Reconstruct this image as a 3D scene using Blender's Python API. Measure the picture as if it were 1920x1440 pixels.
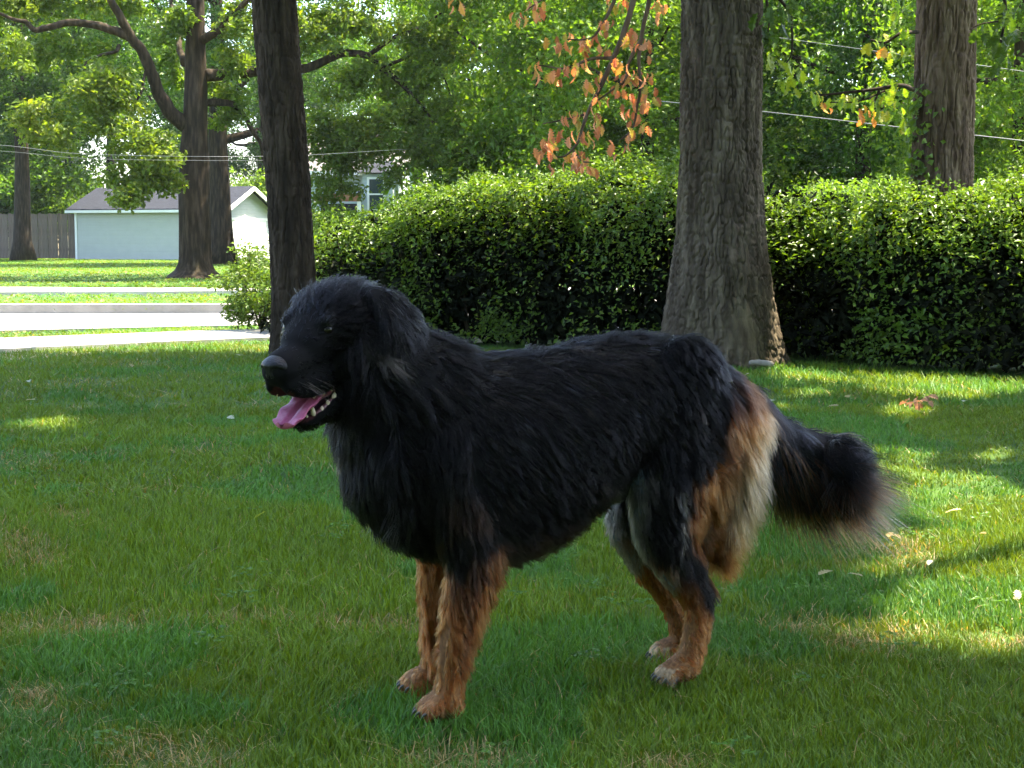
import bpy, math
import numpy as np
from mathutils import Vector, Matrix

for o in list(bpy.data.objects):
    bpy.data.objects.remove(o)
SC = bpy.context.scene
COL = SC.collection
rng = np.random.default_rng(11)

# ---------------------------------------------------------------- camera
F_PX, CX, CY, CAM_H = 2900.0, 960.0, 720.0, 0.92
PITCH = math.atan(275.0 / F_PX)
cam_d = bpy.data.cameras.new('camera')
cam = bpy.data.objects.new('camera', cam_d)
COL.objects.link(cam)
cam.location = (0, 0, CAM_H)
cam.rotation_euler = (math.pi / 2 - PITCH, 0, 0)
cam_d.sensor_width = 36.0
cam_d.lens = 36.0 * F_PX / 1920.0
cam_d.clip_start, cam_d.clip_end = 0.05, 1500.0
SC.camera = cam

# ---------------------------------------------------------------- sky, sun, exposure
SUN_EL = math.radians(66)
_h = np.array([0.90, 0.43]); _h /= np.linalg.norm(_h)
SUN = np.array([_h[0] * math.cos(SUN_EL), _h[1] * math.cos(SUN_EL), math.sin(SUN_EL)])
world = bpy.data.worlds.new('World'); SC.world = world
world.use_nodes = True
wn = world.node_tree
bg = wn.nodes['Background']
sky = wn.nodes.new('ShaderNodeTexSky')
sky.sky_type = 'NISHITA'
sky.sun_disc = False
sky.sun_elevation = SUN_EL
sky.sun_rotation = math.atan2(_h[0], _h[1])
sky.air_density, sky.dust_density, sky.ozone_density = 1.0, 2.4, 1.0
wn.links.new(sky.outputs[0], bg.inputs['Color'])
bg.inputs['Strength'].default_value = 0.15
sun_d = bpy.data.lights.new('sun', 'SUN')
sun_d.energy, sun_d.angle, sun_d.color = 5.0, math.radians(0.53), (1.0, 0.90, 0.70)
sun_o = bpy.data.objects.new('sun', sun_d); COL.objects.link(sun_o)
sun_o.rotation_euler = Vector(SUN).to_track_quat('Z', 'Y').to_euler()
SC.view_settings.view_transform = 'Standard'
SC.view_settings.look = 'None'
SC.view_settings.gamma = 1.0
SC.view_settings.use_curve_mapping = False
SC.view_settings.exposure = 2.75
SC.cycles.max_bounces = 5
SC.cycles.diffuse_bounces = 3
SC.cycles.glossy_bounces = 2
SC.cycles.transmission_bounces = 4
SC.cycles.sample_clamp_indirect = 4.0
SC.cycles.use_adaptive_sampling = True
SC.cycles.adaptive_threshold = 0.02
try:
    SC.cycles_curves.shape = 'RIBBONS'
except Exception:
    pass

# ---------------------------------------------------------------- photograph geometry -> world
CA, SA = math.cos(PITCH), math.sin(PITCH)
def ray(px, py):
    xc, yc = (px - CX) / F_PX, -(py - CY) / F_PX
    return np.array([xc, CA + yc * SA, -SA + yc * CA])
def P(px, py, Y):
    d = ray(px, py)
    return np.array([0, 0, CAM_H]) + d * (Y / d[1])
def G(px, py, z=0.0):
    d = ray(px, py)
    return np.array([0, 0, CAM_H]) + d * ((z - CAM_H) / d[2])
def to_px(p):
    p = np.atleast_2d(p)
    x, y, z = p[:, 0], p[:, 1], p[:, 2] - CAM_H
    f = y * CA - z * SA
    v = y * SA + z * CA
    f = np.where(f < 0.05, 0.05, f)
    return CX + F_PX * x / f, CY - F_PX * v / f

# ---------------------------------------------------------------- helpers
def _hash(ix, iy, iz, seed):
    h = (ix * 374761393 + iy * 668265263 + iz * 2147483647 + seed * 144665) & 0xFFFFFFFF
    h = ((h ^ (h >> 13)) * 1274126177) & 0xFFFFFFFF
    h = ((h ^ (h >> 16)) * 2246822519) & 0xFFFFFFFF
    return ((h ^ (h >> 15)) & 0xFFFFFF) / float(0xFFFFFF)
def vnoise(p, seed=0):
    p = np.asarray(p, dtype=np.float64)
    if p.shape[1] == 2:
        p = np.column_stack([p, np.zeros(len(p))])
    i = np.floor(p).astype(np.int64); f = p - i
    f = f * f * (3 - 2 * f)
    out = np.zeros(len(p))
    for dx in (0, 1):
        wx = f[:, 0] if dx else 1 - f[:, 0]
        for dy in (0, 1):
            wy = f[:, 1] if dy else 1 - f[:, 1]
            for dz in (0, 1):
                wz = f[:, 2] if dz else 1 - f[:, 2]
                out += wx * wy * wz * _hash(i[:, 0] + dx, i[:, 1] + dy, i[:, 2] + dz, seed)
    return out
def fbm(p, seed=0, oct=3):
    p = np.asarray(p, float); s = np.zeros(len(p)); a = 0.5; t = 0
    for k in range(oct):
        s += a * vnoise(p * (2.03 ** k), seed + k * 17); t += a; a *= 0.5
    return s / t
def norm(v):
    return v / np.maximum(np.linalg.norm(v, axis=-1, keepdims=True), 1e-9)

def mesh_np(name, verts, faces, smooth=False, col=None):
    """verts (n,3); faces (m,k) one array or list of arrays."""
    me = bpy.data.meshes.new(name)
    verts = np.ascontiguousarray(verts, dtype=np.float32)
    arrs = faces if isinstance(faces, list) else [faces]
    arrs = [np.asarray(a, dtype=np.int32) for a in arrs if len(a)]
    me.vertices.add(len(verts)); me.vertices.foreach_set('co', verts.ravel())
    loops = np.concatenate([a.ravel() for a in arrs])
    tot = np.concatenate([np.full(len(a), a.shape[1], np.int32) for a in arrs])
    start = np.concatenate([[0], np.cumsum(tot)[:-1]]).astype(np.int32)
    me.loops.add(len(loops)); me.loops.foreach_set('vertex_index', loops)
    me.polygons.add(len(tot)); me.polygons.foreach_set('loop_start', start)
    try:
        me.polygons.foreach_set('loop_total', tot)
    except Exception:
        pass
    me.update(calc_edges=True)
    me.polygons.foreach_set('use_smooth', np.full(len(tot), smooth, dtype=bool))
    if col is not None:
        a = me.attributes.new('Col', 'FLOAT_COLOR', 'POINT')
        c = np.ones((len(verts), 4), np.float32); c[:, :3] = col
        a.data.foreach_set('color', c.ravel())
    return me
def add(name, me, mat=None, parent=None, loc=None, rot=None, scale=None):
    o = bpy.data.objects.new(name, me); COL.objects.link(o)
    if mat is not None and me is not None and len(me.materials) == 0:
        me.materials.append(mat)
    if parent is not None: o.parent = parent
    if loc is not None: o.location = [float(x) for x in loc]
    if rot is not None: o.rotation_euler = [float(x) for x in rot]
    if scale is not None: o.scale = [float(x) for x in scale]
    return o
def tag(o, label=None, cat=None, group=None, kind=None):
    if label: o['label'] = label
    if cat: o['category'] = cat
    if group: o['group'] = group
    if kind: o['kind'] = kind
    return o
def empty(name, loc=(0, 0, 0), rz=0.0):
    o = bpy.data.objects.new(name, None); COL.objects.link(o)
    o.location = [float(x) for x in loc]; o.rotation_euler = (0, 0, rz)
    o.empty_display_size = 0.1
    return o

def frames(path):
    t = np.gradient(path, axis=0); t = norm(t)
    ref = np.array([0.3, 0.1, 1.0]) if abs(t[:, 2]).mean() < 0.8 else np.array([1.0, 0.2, 0.0])
    s = norm(np.cross(t, ref)); b = np.cross(s, t)
    return t, s, b
def tube(path, rad, seg=8, bump=0.0, seed=0, rad2=None):
    path = np.asarray(path, float); rad = np.asarray(rad, float)
    n = len(path); t, s, b = frames(path)
    a = np.linspace(0, 2 * math.pi, seg, endpoint=False)
    r2 = rad if rad2 is None else np.asarray(rad2, float)
    ring = (s[:, None, :] * (np.cos(a)[None, :, None] * rad[:, None, None]) +
            b[:, None, :] * (np.sin(a)[None, :, None] * r2[:, None, None]))
    v = (path[:, None, :] + ring).reshape(-1, 3)
    if bump:
        k = 1 + bump * (fbm(v * 9.0, seed, 2) - 0.5) * 2
        v = (path[:, None, :] + ring * k.reshape(n, seg, 1)).reshape(-1, 3)
    i = np.arange(n - 1)[:, None] * seg; j = np.arange(seg)[None, :]; jn = (j + 1) % seg
    q = np.stack([i + j, i + jn, i + seg + jn, i + seg + j], -1).reshape(-1, 4)
    v = np.vstack([v, path[:1], path[-1:]])
    c0, c1 = n * seg, n * seg + 1
    jj = np.arange(seg); jjn = (jj + 1) % seg
    t0 = np.column_stack([np.full(seg, c0), jjn, jj])
    t1 = np.column_stack([np.full(seg, c1), (n - 1) * seg + jj, (n - 1) * seg + jjn])
    return v, q, np.vstack([t0, t1])
def join(parts):
    V, Q, T, off = [], [], [], 0
    for v, q, t in parts:
        V.append(v); Q.append(q + off); T.append(t + off); off += len(v)
    return np.vstack(V), [np.vstack(Q), np.vstack(T)]
def spline(keys, n):
    """Catmull-Rom through rows of keys, n samples."""
    k = np.asarray(keys, float)
    if len(k) == 2:
        return k[0] + (k[1] - k[0]) * np.linspace(0, 1, n)[:, None]
    e = np.vstack([2 * k[0] - k[1], k, 2 * k[-1] - k[-2]])
    u = np.linspace(0, len(k) - 1 - 1e-9, n); i = u.astype(int); f = (u - i)[:, None]
    p0, p1, p2, p3 = e[i], e[i + 1], e[i + 2], e[i + 3]
    return 0.5 * (2 * p1 + (p2 - p0) * f + (2 * p0 - 5 * p1 + 4 * p2 - p3) * f ** 2 + (3 * p1 - p0 - 3 * p2 + p3) * f ** 3)
def box(x0, x1, y0, y1, z0, z1):
    v = np.array([[x, y, z] for z in (z0, z1) for y in (y0, y1) for x in (x0, x1)], float)
    q = np.array([[0, 2, 3, 1], [4, 5, 7, 6], [0, 1, 5, 4], [2, 6, 7, 3], [0, 4, 6, 2], [1, 3, 7, 5]])
    return v, q
def prism(poly, z0, z1):
    """convex-ish outline in xy extruded in z."""
    poly = np.asarray(poly, float); n = len(poly)
    v = np.vstack([np.column_stack([poly, np.full(n, z0)]), np.column_stack([poly, np.full(n, z1)])])
    me = bpy.data.meshes.new('p')
    f = [list(range(n))[::-1], list(range(n, 2 * n))] + [[i, (i + 1) % n, n + (i + 1) % n, n + i] for i in range(n)]
    me.from_pydata([tuple(x) for x in v], [], f); me.update()
    return me
def in_poly(x, y, poly):
    poly = np.asarray(poly); c = np.zeros(len(x), bool); n = len(poly); j = n - 1
    for i in range(n):
        xi, yi, xj, yj = poly[i, 0], poly[i, 1], poly[j, 0], poly[j, 1]
        m = ((yi > y) != (yj > y)) & (x < (xj - xi) * (y - yi) / (yj - yi + 1e-12) + xi)
        c ^= m; j = i
    return c

# ---------------------------------------------------------------- materials
def new_mat(name):
    m = bpy.data.materials.new(name); m.use_nodes = True
    nt = m.node_tree
    for n in list(nt.nodes):
        if n.type != 'OUTPUT_MATERIAL': nt.nodes.remove(n)
    return m, nt, next(n for n in nt.nodes if n.type == 'OUTPUT_MATERIAL')
def principled(nt, rough=0.7, spec=0.3):
    b = nt.nodes.new('ShaderNodeBsdfPrincipled')
    b.inputs['Roughness'].default_value = rough
    b.inputs['Specular IOR Level'].default_value = spec
    return b
def noise_node(nt, scale, detail=4.0, coord='Object', stretch=None):
    tc = nt.nodes.new('ShaderNodeTexCoord')
    mp = nt.nodes.new('ShaderNodeMapping')
    if stretch: mp.inputs['Scale'].default_value = stretch
    nt.links.new(tc.outputs[coord], mp.inputs['Vector'])
    n = nt.nodes.new('ShaderNodeTexNoise')
    n.inputs['Scale'].default_value = scale; n.inputs['Detail'].default_value = detail
    nt.links.new(mp.outputs[0], n.inputs['Vector'])
    return n
def ramp(nt, src, stops):
    r = nt.nodes.new('ShaderNodeValToRGB')
    e = r.color_ramp.elements
    while len(e) < len(stops): e.new(0.5)
    for k, (p, c) in enumerate(stops):
        e[k].position = p; e[k].color = (*c, 1)
    nt.links.new(src, r.inputs[0]); return r
def bump(nt, src, strength, dist, bsdf):
    b = nt.nodes.new('ShaderNodeBump')
    b.inputs['Strength'].default_value = strength; b.inputs['Distance'].default_value = dist
    nt.links.new(src, b.inputs['Height']); nt.links.new(b.outputs[0], bsdf.inputs['Normal'])
def mat_noise(name, stops, scale=6.0, rough=0.8, spec=0.25, bump_s=0.3, bump_d=0.01, stretch=None, detail=5.0, coord='Object'):
    m, nt, out = new_mat(name)
    b = principled(nt, rough, spec)
    n = noise_node(nt, scale, detail, coord, stretch)
    r = ramp(nt, n.outputs['Fac'], stops)
    nt.links.new(r.outputs[0], b.inputs['Base Color'])
    if bump_s: bump(nt, n.outputs['Fac'], bump_s, bump_d, b)
    nt.links.new(b.outputs[0], out.inputs[0]); return m
def mat_leaf(name, trans=0.45, rough=0.45, spec=0.4, tint=(1.25, 1.25, 0.35), use_obj=True):
    """leaf colour from the per-leaf attribute times the object's colour, light shining through."""
    m, nt, out = new_mat(name)
    at = nt.nodes.new('ShaderNodeAttribute'); at.attribute_name = 'Col'
    c = at.outputs['Color']
    if use_obj:
        oi = nt.nodes.new('ShaderNodeObjectInfo')
        mx = nt.nodes.new('ShaderNodeMix'); mx.data_type = 'RGBA'; mx.blend_type = 'MULTIPLY'
        mx.inputs['Factor'].default_value = 1.0
        nt.links.new(c, mx.inputs['A']); nt.links.new(oi.outputs['Color'], mx.inputs['B'])
        c = mx.outputs['Result']
    b = principled(nt, rough, spec)
    nt.links.new(c, b.inputs['Base Color'])
    tr = nt.nodes.new('ShaderNodeBsdfTranslucent')
    m2 = nt.nodes.new('ShaderNodeMix'); m2.data_type = 'RGBA'; m2.blend_type = 'MULTIPLY'
    m2.inputs['Factor'].default_value = 1.0
    nt.links.new(c, m2.inputs['A']); m2.inputs['B'].default_value = (*tint, 1)
    nt.links.new(m2.outputs['Result'], tr.inputs['Color'])
    ms = nt.nodes.new('ShaderNodeMixShader'); ms.inputs[0].default_value = trans
    nt.links.new(b.outputs[0], ms.inputs[1]); nt.links.new(tr.outputs[0], ms.inputs[2])
    nt.links.new(ms.outputs[0], out.inputs[0]); return m
def mat_attr(name, rough=0.6, spec=0.3):
    m, nt, out = new_mat(name)
    at = nt.nodes.new('ShaderNodeAttribute'); at.attribute_name = 'Col'
    b = principled(nt, rough, spec)
    nt.links.new(at.outputs['Color'], b.inputs['Base Color'])
    nt.links.new(b.outputs[0], out.inputs[0]); return m

M = {}
def mat_bark(name, c0, c1, c2, moss=None):
    m, nt, out = new_mat(name)
    b = principled(nt, 0.9, 0.15)
    n = noise_node(nt, 14.0, 8.0, 'Object', (1, 1, 0.16))
    r = ramp(nt, n.outputs['Fac'], [(0.3, c0), (0.5, c1), (0.72, c2)])
    big = noise_node(nt, 1.3, 3.0, 'Object', (1, 1, 0.5))
    mx = nt.nodes.new('ShaderNodeMix'); mx.data_type = 'RGBA'; mx.blend_type = 'MIX'
    rr = ramp(nt, big.outputs['Fac'], [(0.45, (0, 0, 0)), (0.7, (1, 1, 1))])
    nt.links.new(rr.outputs[0], mx.inputs['Factor'])
    nt.links.new(r.outputs[0], mx.inputs['A'])
    mul = nt.nodes.new('ShaderNodeMix'); mul.data_type = 'RGBA'; mul.blend_type = 'MULTIPLY'; mul.inputs['Factor'].default_value = 1
    nt.links.new(r.outputs[0], mul.inputs['A']); mul.inputs['B'].default_value = (*(moss or (0.8, 0.85, 0.7)), 1)
    nt.links.new(mul.outputs['Result'], mx.inputs['B'])
    nt.links.new(mx.outputs['Result'], b.inputs['Base Color'])
    fine = noise_node(nt, 60.0, 6.0, 'Object', (1, 1, 0.3))
    bump(nt, fine.outputs['Fac'], 0.8, 0.006, b)
    nt.links.new(b.outputs[0], out.inputs[0]); return m
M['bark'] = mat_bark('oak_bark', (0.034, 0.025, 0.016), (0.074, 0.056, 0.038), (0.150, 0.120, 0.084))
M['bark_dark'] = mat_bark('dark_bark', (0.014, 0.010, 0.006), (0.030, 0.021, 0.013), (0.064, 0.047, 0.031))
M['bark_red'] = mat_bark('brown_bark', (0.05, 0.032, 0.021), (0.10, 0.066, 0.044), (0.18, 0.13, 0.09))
M['leaf'] = mat_leaf('leaf', 0.55)
M['hedge_leaf'] = mat_leaf('hedge_leaf', 0.40, 0.42, 0.38, (1.3, 1.25, 0.35))
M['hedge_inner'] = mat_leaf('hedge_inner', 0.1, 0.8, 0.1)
M['grass'] = mat_leaf('grass_blade', 0.38, 0.5, 0.25, (1.6, 1.15, 0.3), use_obj=False)
M['dead_leaf'] = mat_leaf('dead_leaf', 0.4, 0.6, 0.25, (1.25, 0.9, 0.6))
M['lawn'] = mat_noise('lawn_soil', [(0.3, (0.030, 0.060, 0.012)), (0.6, (0.055, 0.100, 0.018)), (0.8, (0.085, 0.11, 0.03))], 3.0, 0.95, 0.1, 0.6, 0.03, coord='Object')
M['concrete'] = mat_noise('pale_concrete', [(0.3, (0.36, 0.33, 0.29)), (0.7, (0.47, 0.44, 0.39))], 5.0, 0.9, 0.2, 0.3, 0.004)
M['road'] = mat_noise('road_concrete', [(0.3, (0.16, 0.16, 0.165)), (0.7, (0.27, 0.265, 0.26))], 0.8, 0.9, 0.2, 0.3, 0.004)
M['kerb'] = mat_noise('kerb_concrete', [(0.3, (0.26, 0.24, 0.21)), (0.7, (0.36, 0.33, 0.29))], 5.0, 0.9, 0.2, 0.3, 0.004)

# ================================================================ GROUND
def line_pts(a, b, x0, x1):
    s = (b[1] - a[1]) / (b[0] - a[0])
    return s
sw_n0, sw_n1 = G(0, 657), G(505, 633)
sw_f0, sw_f1 = G(0, 636), G(505, 617)
rd_n0, rd_n1 = G(0, 617), G(480, 606.5)
rd_f0, rd_f1 = G(0, 579), G(480, 578)
fs_n0, fs_n1 = G(0, 551), G(480, 548.5)
fs_f0, fs_f1 = G(0, 541), G(480, 544)
def edge(a, b, left, right, slope_r):
    s = (b[1] - a[1]) / (b[0] - a[0])
    L = [a[0] - left, a[1] - s * left * 0.8]
    R = [b[0] + right, b[1] + slope_r * right]
    return [L, [a[0], a[1]], [b[0], b[1]], R]
SW = edge(sw_n0, sw_n1, 14, 16, 0.30) + edge(sw_f0, sw_f1, 14, 16, 0.30)[::-1]
RD = edge(rd_n0, rd_n1, 20, 24, 0.22) + edge(rd_f0, rd_f1, 20, 24, 0.22)[::-1]
FS = edge(fs_n0, fs_n1, 25, 30, 0.1) + edge(fs_f0, fs_f1, 25, 30, 0.1)[::-1]

gx = np.concatenate([[-140, -100, -60], np.linspace(-40, 40, 81), [60, 100, 140]])
gy = np.concatenate([[-40, -30, -20], np.linspace(-6, 100, 107), [120, 140, 170]])
GX, GY = np.meshgrid(gx, gy)
gz = (fbm(np.column_stack([GX.ravel(), GY.ravel()]) * 0.6, 3) - 0.5) * 0.05
gz *= ((np.abs(GX.ravel()) < 42) & (GY.ravel() > 2)).astype(float)
for pl in (SW, RD, FS):
    gz[in_poly(GX.ravel(), GY.ravel(), pl)] = -0.16
nx, ny = len(gx), len(gy)
ii = np.arange(ny - 1)[:, None] * nx + np.arange(nx - 1)[None, :]
lawn = add('lawn', mesh_np('lawn', np.column_stack([GX.ravel(), GY.ravel(), gz - 0.03]),
           np.stack([ii, ii + 1, ii + nx + 1, ii + nx], -1).reshape(-1, 4), True), M['lawn'])
tag(lawn, 'green lawn under the trees', kind='structure')

def strip(name, e0, e1, z0, z1, mat, parent=None):
    poly = e0 + e1[::-1]
    o = add(name, prism(poly, z0, z1), mat, parent); return o
road = strip('road', RD[:4], RD[4:][::-1], -0.4, -0.06, M['road']); tag(road, 'pale concrete street', kind='structure')
# far kerb and near kerb, real steps
def offset_edge(e, d):
    e = np.asarray(e); t = norm(np.gradient(e, axis=0)); nrm = np.column_stack([-t[:, 1], t[:, 0]])
    return (e + nrm * d).tolist()
far_e = RD[4:][::-1]
k1 = strip('kerb', offset_edge(far_e, -0.01), offset_edge(far_e, 0.26), -0.4, 0.055, M['kerb']); tag(k1, 'concrete kerb on the far side of the street', kind='structure')
near_e = RD[:4]
k2 = strip('kerb', offset_edge(near_e, -0.24), offset_edge(near_e, 0.012), -0.4, 0.0, M['kerb']); tag(k2, 'concrete kerb on the near side of the street', kind='structure')
def slabs(name, e0, e1, n, top, lab):
    e0, e1 = np.asarray(e0), np.asarray(e1)
    def resample(e):
        L = np.concatenate([[0], np.cumsum(np.linalg.norm(np.diff(e, axis=0), axis=1))])
        return lambda s: np.column_stack([np.interp(s * L[-1], L, e[:, 0]), np.interp(s * L[-1], L, e[:, 1])])
    r0, r1 = resample(e0), resample(e1)
    root = empty(name, (e0[1][0], e0[1][1], 0)); tag(root, lab, kind='structure')
    for k in range(n):
        g = 0.006 / 1.5 / n * 1.0
        a, b = k / n + g, (k + 1) / n - g
        p = np.vstack([r0(np.array([a, b])), r1(np.array([b, a]))]) - np.array([e0[1][0], e0[1][1]])
        dz = float(rng.uniform(-0.004, 0.004))
        add('slab', prism(p, -0.12, top + dz), M['concrete'], root)
    return root
slabs('pavement', SW[:4], SW[4:][::-1], 22, 0.012, 'pale concrete pavement on the near side of the street')
slabs('pavement', FS[:4], FS[4:][::-1], 34, 0.03, 'thin pale pavement on the far side of the street')

# ---------------------------------------------------------------- where sunlight reaches the ground through the crowns
LIT = [  # centre x, centre y, rx, ry in photograph pixels
    (1685, 862, 75, 26), (1780, 905, 95, 26), (1880, 1065, 240, 120), (1730, 1030, 100, 50), (1620, 1068, 60, 14),
    (1505, 690, 50, 18), (1612, 702, 85, 12), (1705, 714, 75, 18), (1810, 724, 90, 15), (1915, 712, 50, 12),
    (1525, 731, 28, 8), (1705, 766, 55, 15), (108, 790, 34, 9), (45, 792, 26, 6), (1600, 1180, 55, 16), (85, 838, 22, 5),
    (2150, 1000, 120, 60), (-200, 900, 130, 30), (1880, 850, 50, 12), (1460, 760, 24, 7),
]
HEDGE = np.array([[-2.55, 14.9], [-1.9, 14.15], [-1.0, 13.55], [0.3, 12.85], [1.3, 12.35], [2.1, 11.72], [2.75, 10.95], [3.3, 10.35], [4.2, 9.5], [5.6, 8.3]])
HEDGE_T = 1.35
_ht = norm(np.gradient(HEDGE, axis=0)); _hn = np.column_stack([-_ht[:, 1], _ht[:, 0]])
HEDGE_POLY = np.vstack([HEDGE, (HEDGE + _hn * HEDGE_T)[::-1]])
def lit_ground(p):
    px, py = to_px(p)
    q = p[:, :2]
    w = (fbm(q * 3.2, 51, 2) - 0.5) * 1.1
    m = np.zeros(len(p), bool)
    for cx, cy, rx, ry in LIT:
        m |= ((px - cx) / (rx * 1.12)) ** 2 + ((py - cy) / (ry * 1.15)) ** 2 + w < 1.0
    m |= (py < 657 - (px < 0) * 0 + 10 * w) & (px < 640) & (p[:, 1] > 9)
    return m
def sun_keep(pts):
    """True where a leaf may stay: it does not shade a place that the photograph shows in the sun."""
    g = pts - SUN[None, :] * (pts[:, 2:3] / SUN[2])
    keep = ~lit_ground(g)
    h = pts - SUN[None, :] * ((pts[:, 2:3] - 1.28) / SUN[2])
    ih = in_poly(h[:, 0], h[:, 1], HEDGE_POLY)
    lit = fbm(h[:, :2] * 1.7, 77, 2) > 0.22
    keep &= ~(ih & lit)
    for (xa, xb, ya, yb, zz) in ((.05, 1.15, 10.5, 11.5, 2.0), (2.5, 3.7, 13.4, 14.4, 2.1)):
        e = pts - SUN[None, :] * ((pts[:, 2:3] - zz) / SUN[2])
        keep &= ~((e[:, 0] > xa) & (e[:, 0] < xb) & (e[:, 1] > ya) & (e[:, 1] < yb))
    return keep

# ================================================================ LEAF CROWNS
def leaf_mesh(name, pts, nrm, dirs, L, W, col, curl=0.18):
    d = norm(dirs - nrm * np.sum(dirs * nrm, 1, keepdims=True))
    s = np.cross(nrm, d)
    L = np.broadcast_to(np.asarray(L), (len(pts),))[:, None]; W = np.broadcast_to(np.asarray(W), (len(pts),))[:, None]
    v = np.empty((len(pts), 4, 3))
    v[:, 0] = pts
    v[:, 1] = pts + d * L * 0.5 + s * W * 0.5 + nrm * W * 0.16
    v[:, 2] = pts + d * L - nrm * L * curl
    v[:, 3] = pts + d * L * 0.5 - s * W * 0.5 + nrm * W * 0.16
    b = np.arange(len(pts))[:, None] * 4
    f = np.vstack([b + np.array([[0, 3, 2]]), b + np.array([[0, 2, 1]])])
    return mesh_np(name, v.reshape(-1, 3), f, False, np.repeat(col, 4, axis=0))
def leaf_dirs(n, r, up=1.0, spread=0.75):
    nr = r.normal(size=(n, 3)) * spread; nr[:, 2] += up; nr = norm(nr)
    d = r.normal(size=(n, 3)); d[:, 2] -= 0.4
    return nr, norm(d)
def leaf_cols(n, r, base, var=0.35, yellow=0.12, clump=None):
    c = np.array(base)[None, :] * (1 + (r.random((n, 1)) - 0.5) * 2 * var)
    y = r.random(n) < yellow
    c[y] *= np.array([1.4, 1.2, 0.8])
    if clump is not None: c *= clump[:, None]
    return np.clip(c, 0.004, 0.7)
def clump_points(n, nclump, radii, cr, r, shell=0.5, low=-1.0, power=0.6):
    c = norm(r.normal(size=(nclump * 3, 3)))
    c = c[c[:, 2] > low][:nclump]; k = len(c)
    c = c * (shell + (1 - shell) * r.random((k, 1)) ** power) * np.array(radii)
    idx = r.integers(0, k, n)
    sz = cr * (0.6 + 0.8 * r.random(k))
    off = norm(r.normal(size=(n, 3))) * (r.random((n, 1)) ** 0.45) * sz[idx][:, None] * np.array([1.15, 1.15, 0.7])
    tone = 0.8 + 0.4 * r.random(k)
    return c[idx] + off, tone[idx], c

def limbs(base, top, n, spread, r, r0=0.12, zlo=0.4):
    out = []
    for k in range(n):
        f = zlo + (1 - zlo) * (k + 0.5) / n
        s = base + (top - base) * f
        a = k * 2.4 + r.random() * 0.8
        ln = spread * (0.6 + 0.5 * r.random()) * (1.15 - 0.5 * f)
        e = s + np.array([math.cos(a) * ln, math.sin(a) * ln, ln * (0.25 + 0.4 * r.random())])
        m = (s + e) / 2 + np.array([0, 0, -0.1 * ln]) + r.normal(size=3) * 0.06 * ln
        p = spline([s, m, e], 8)
        out.append(tube(p, np.linspace(r0 * (1.2 - 0.6 * f), 0.015, 8), 6, 0.15, k))
    return out

def trunk_mesh(name, centre, zr, rr, z_top, r_top, na=180, dz=0.014, z_fine=3.4, spacing=0.034, depth=0.013, stretch=0.15, seed=1, flare_lobes=0.0, extra=None, scar=None):
    """a bark-ridged trunk: centre(z)->xy, radius from zr/rr to z_top."""
    zs = np.concatenate([np.arange(-0.12, z_fine, dz), np.linspace(z_fine, z_top, 24)[1:]])
    zr2 = list(zr) + [z_top]; rr2 = list(rr) + [r_top]
    R = np.interp(zs, zr2, rr2)
    a = np.linspace(0, 2 * math.pi, na, endpoint=False)
    A, Z = np.meshgrid(a, zs); RR = np.repeat(R[:, None], na, 1)
    dirx, diry = np.cos(A), np.sin(A)
    lobes = 1 + flare_lobes * np.exp(-np.maximum(Z, 0) / 0.3) * (np.sin(3 * A + 0.7) * 0.5 + np.sin(5 * A + 2.1) * 0.35)
    base = RR * lobes
    rm = float(np.median(R))
    wob = (fbm(np.column_stack([dirx.ravel() * 2, diry.ravel() * 2, Z.ravel() * 2.2]), seed + 5, 2) - 0.5).reshape(A.shape)
    p = np.column_stack([(dirx * RR).ravel(), (diry * RR).ravel(), (Z * stretch).ravel()]) / spacing
    p[:, 0] += 1.1 * (vnoise(np.column_stack([dirx.ravel() * 5, diry.ravel() * 5, Z.ravel() * 5]), seed + 9) - 0.5)
    n1 = np.abs(2 * vnoise(p, seed) - 1); n2 = np.abs(2 * vnoise(p * 2.1 + 31, seed + 3) - 1)
    hgt = np.clip(n1 * 4.2, 0, 1) * 0.8 + np.clip(n2 * 3.0, 0, 1) * 0.2
    # horizontal cracks break the ridges into plates
    pc = np.column_stack([(dirx * RR).ravel() / 0.04, (diry * RR).ravel() / 0.04, Z.ravel() / 0.05])
    hgt *= 0.6 + 0.4 * np.clip(np.abs(2 * vnoise(pc, seed + 21) - 1) * 3, 0, 1)
    hgt = hgt.reshape(A.shape)
    if scar is not None:
        sa, sz, wa, wz = scar
        k = np.exp(-(((A - sa) / wa) ** 2 + ((Z - sz) / wz) ** 2) ** 2)
        hgt = hgt * (1 - 0.85 * k) + 0.25 * k
        base = base + 0.03 * np.exp(-(((A - sa) / (wa * 1.2)) ** 2 + ((Z - sz + 0.02) / (wz * 1.3)) ** 2))
    rad = base * (1 + 0.05 * wob) + (hgt - 0.6) * depth
    cxy = np.array([centre(z) for z in zs])
    v = np.stack([cxy[:, 0:1] + dirx * rad, cxy[:, 1:2] + diry * rad, Z], -1).reshape(-1, 3)
    nz = len(zs)
    i = np.arange(nz - 1)[:, None] * na; j = np.arange(na)[None, :]; jn = (j + 1) % na
    q = np.stack([i + j, i + jn, i + na + jn, i + na + j], -1).reshape(-1, 4)
    parts = [(v, q, np.zeros((0, 3), int))]
    if extra: parts += extra
    V, Fa = join(parts)
    return mesh_np(name, V, Fa, True)

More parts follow.
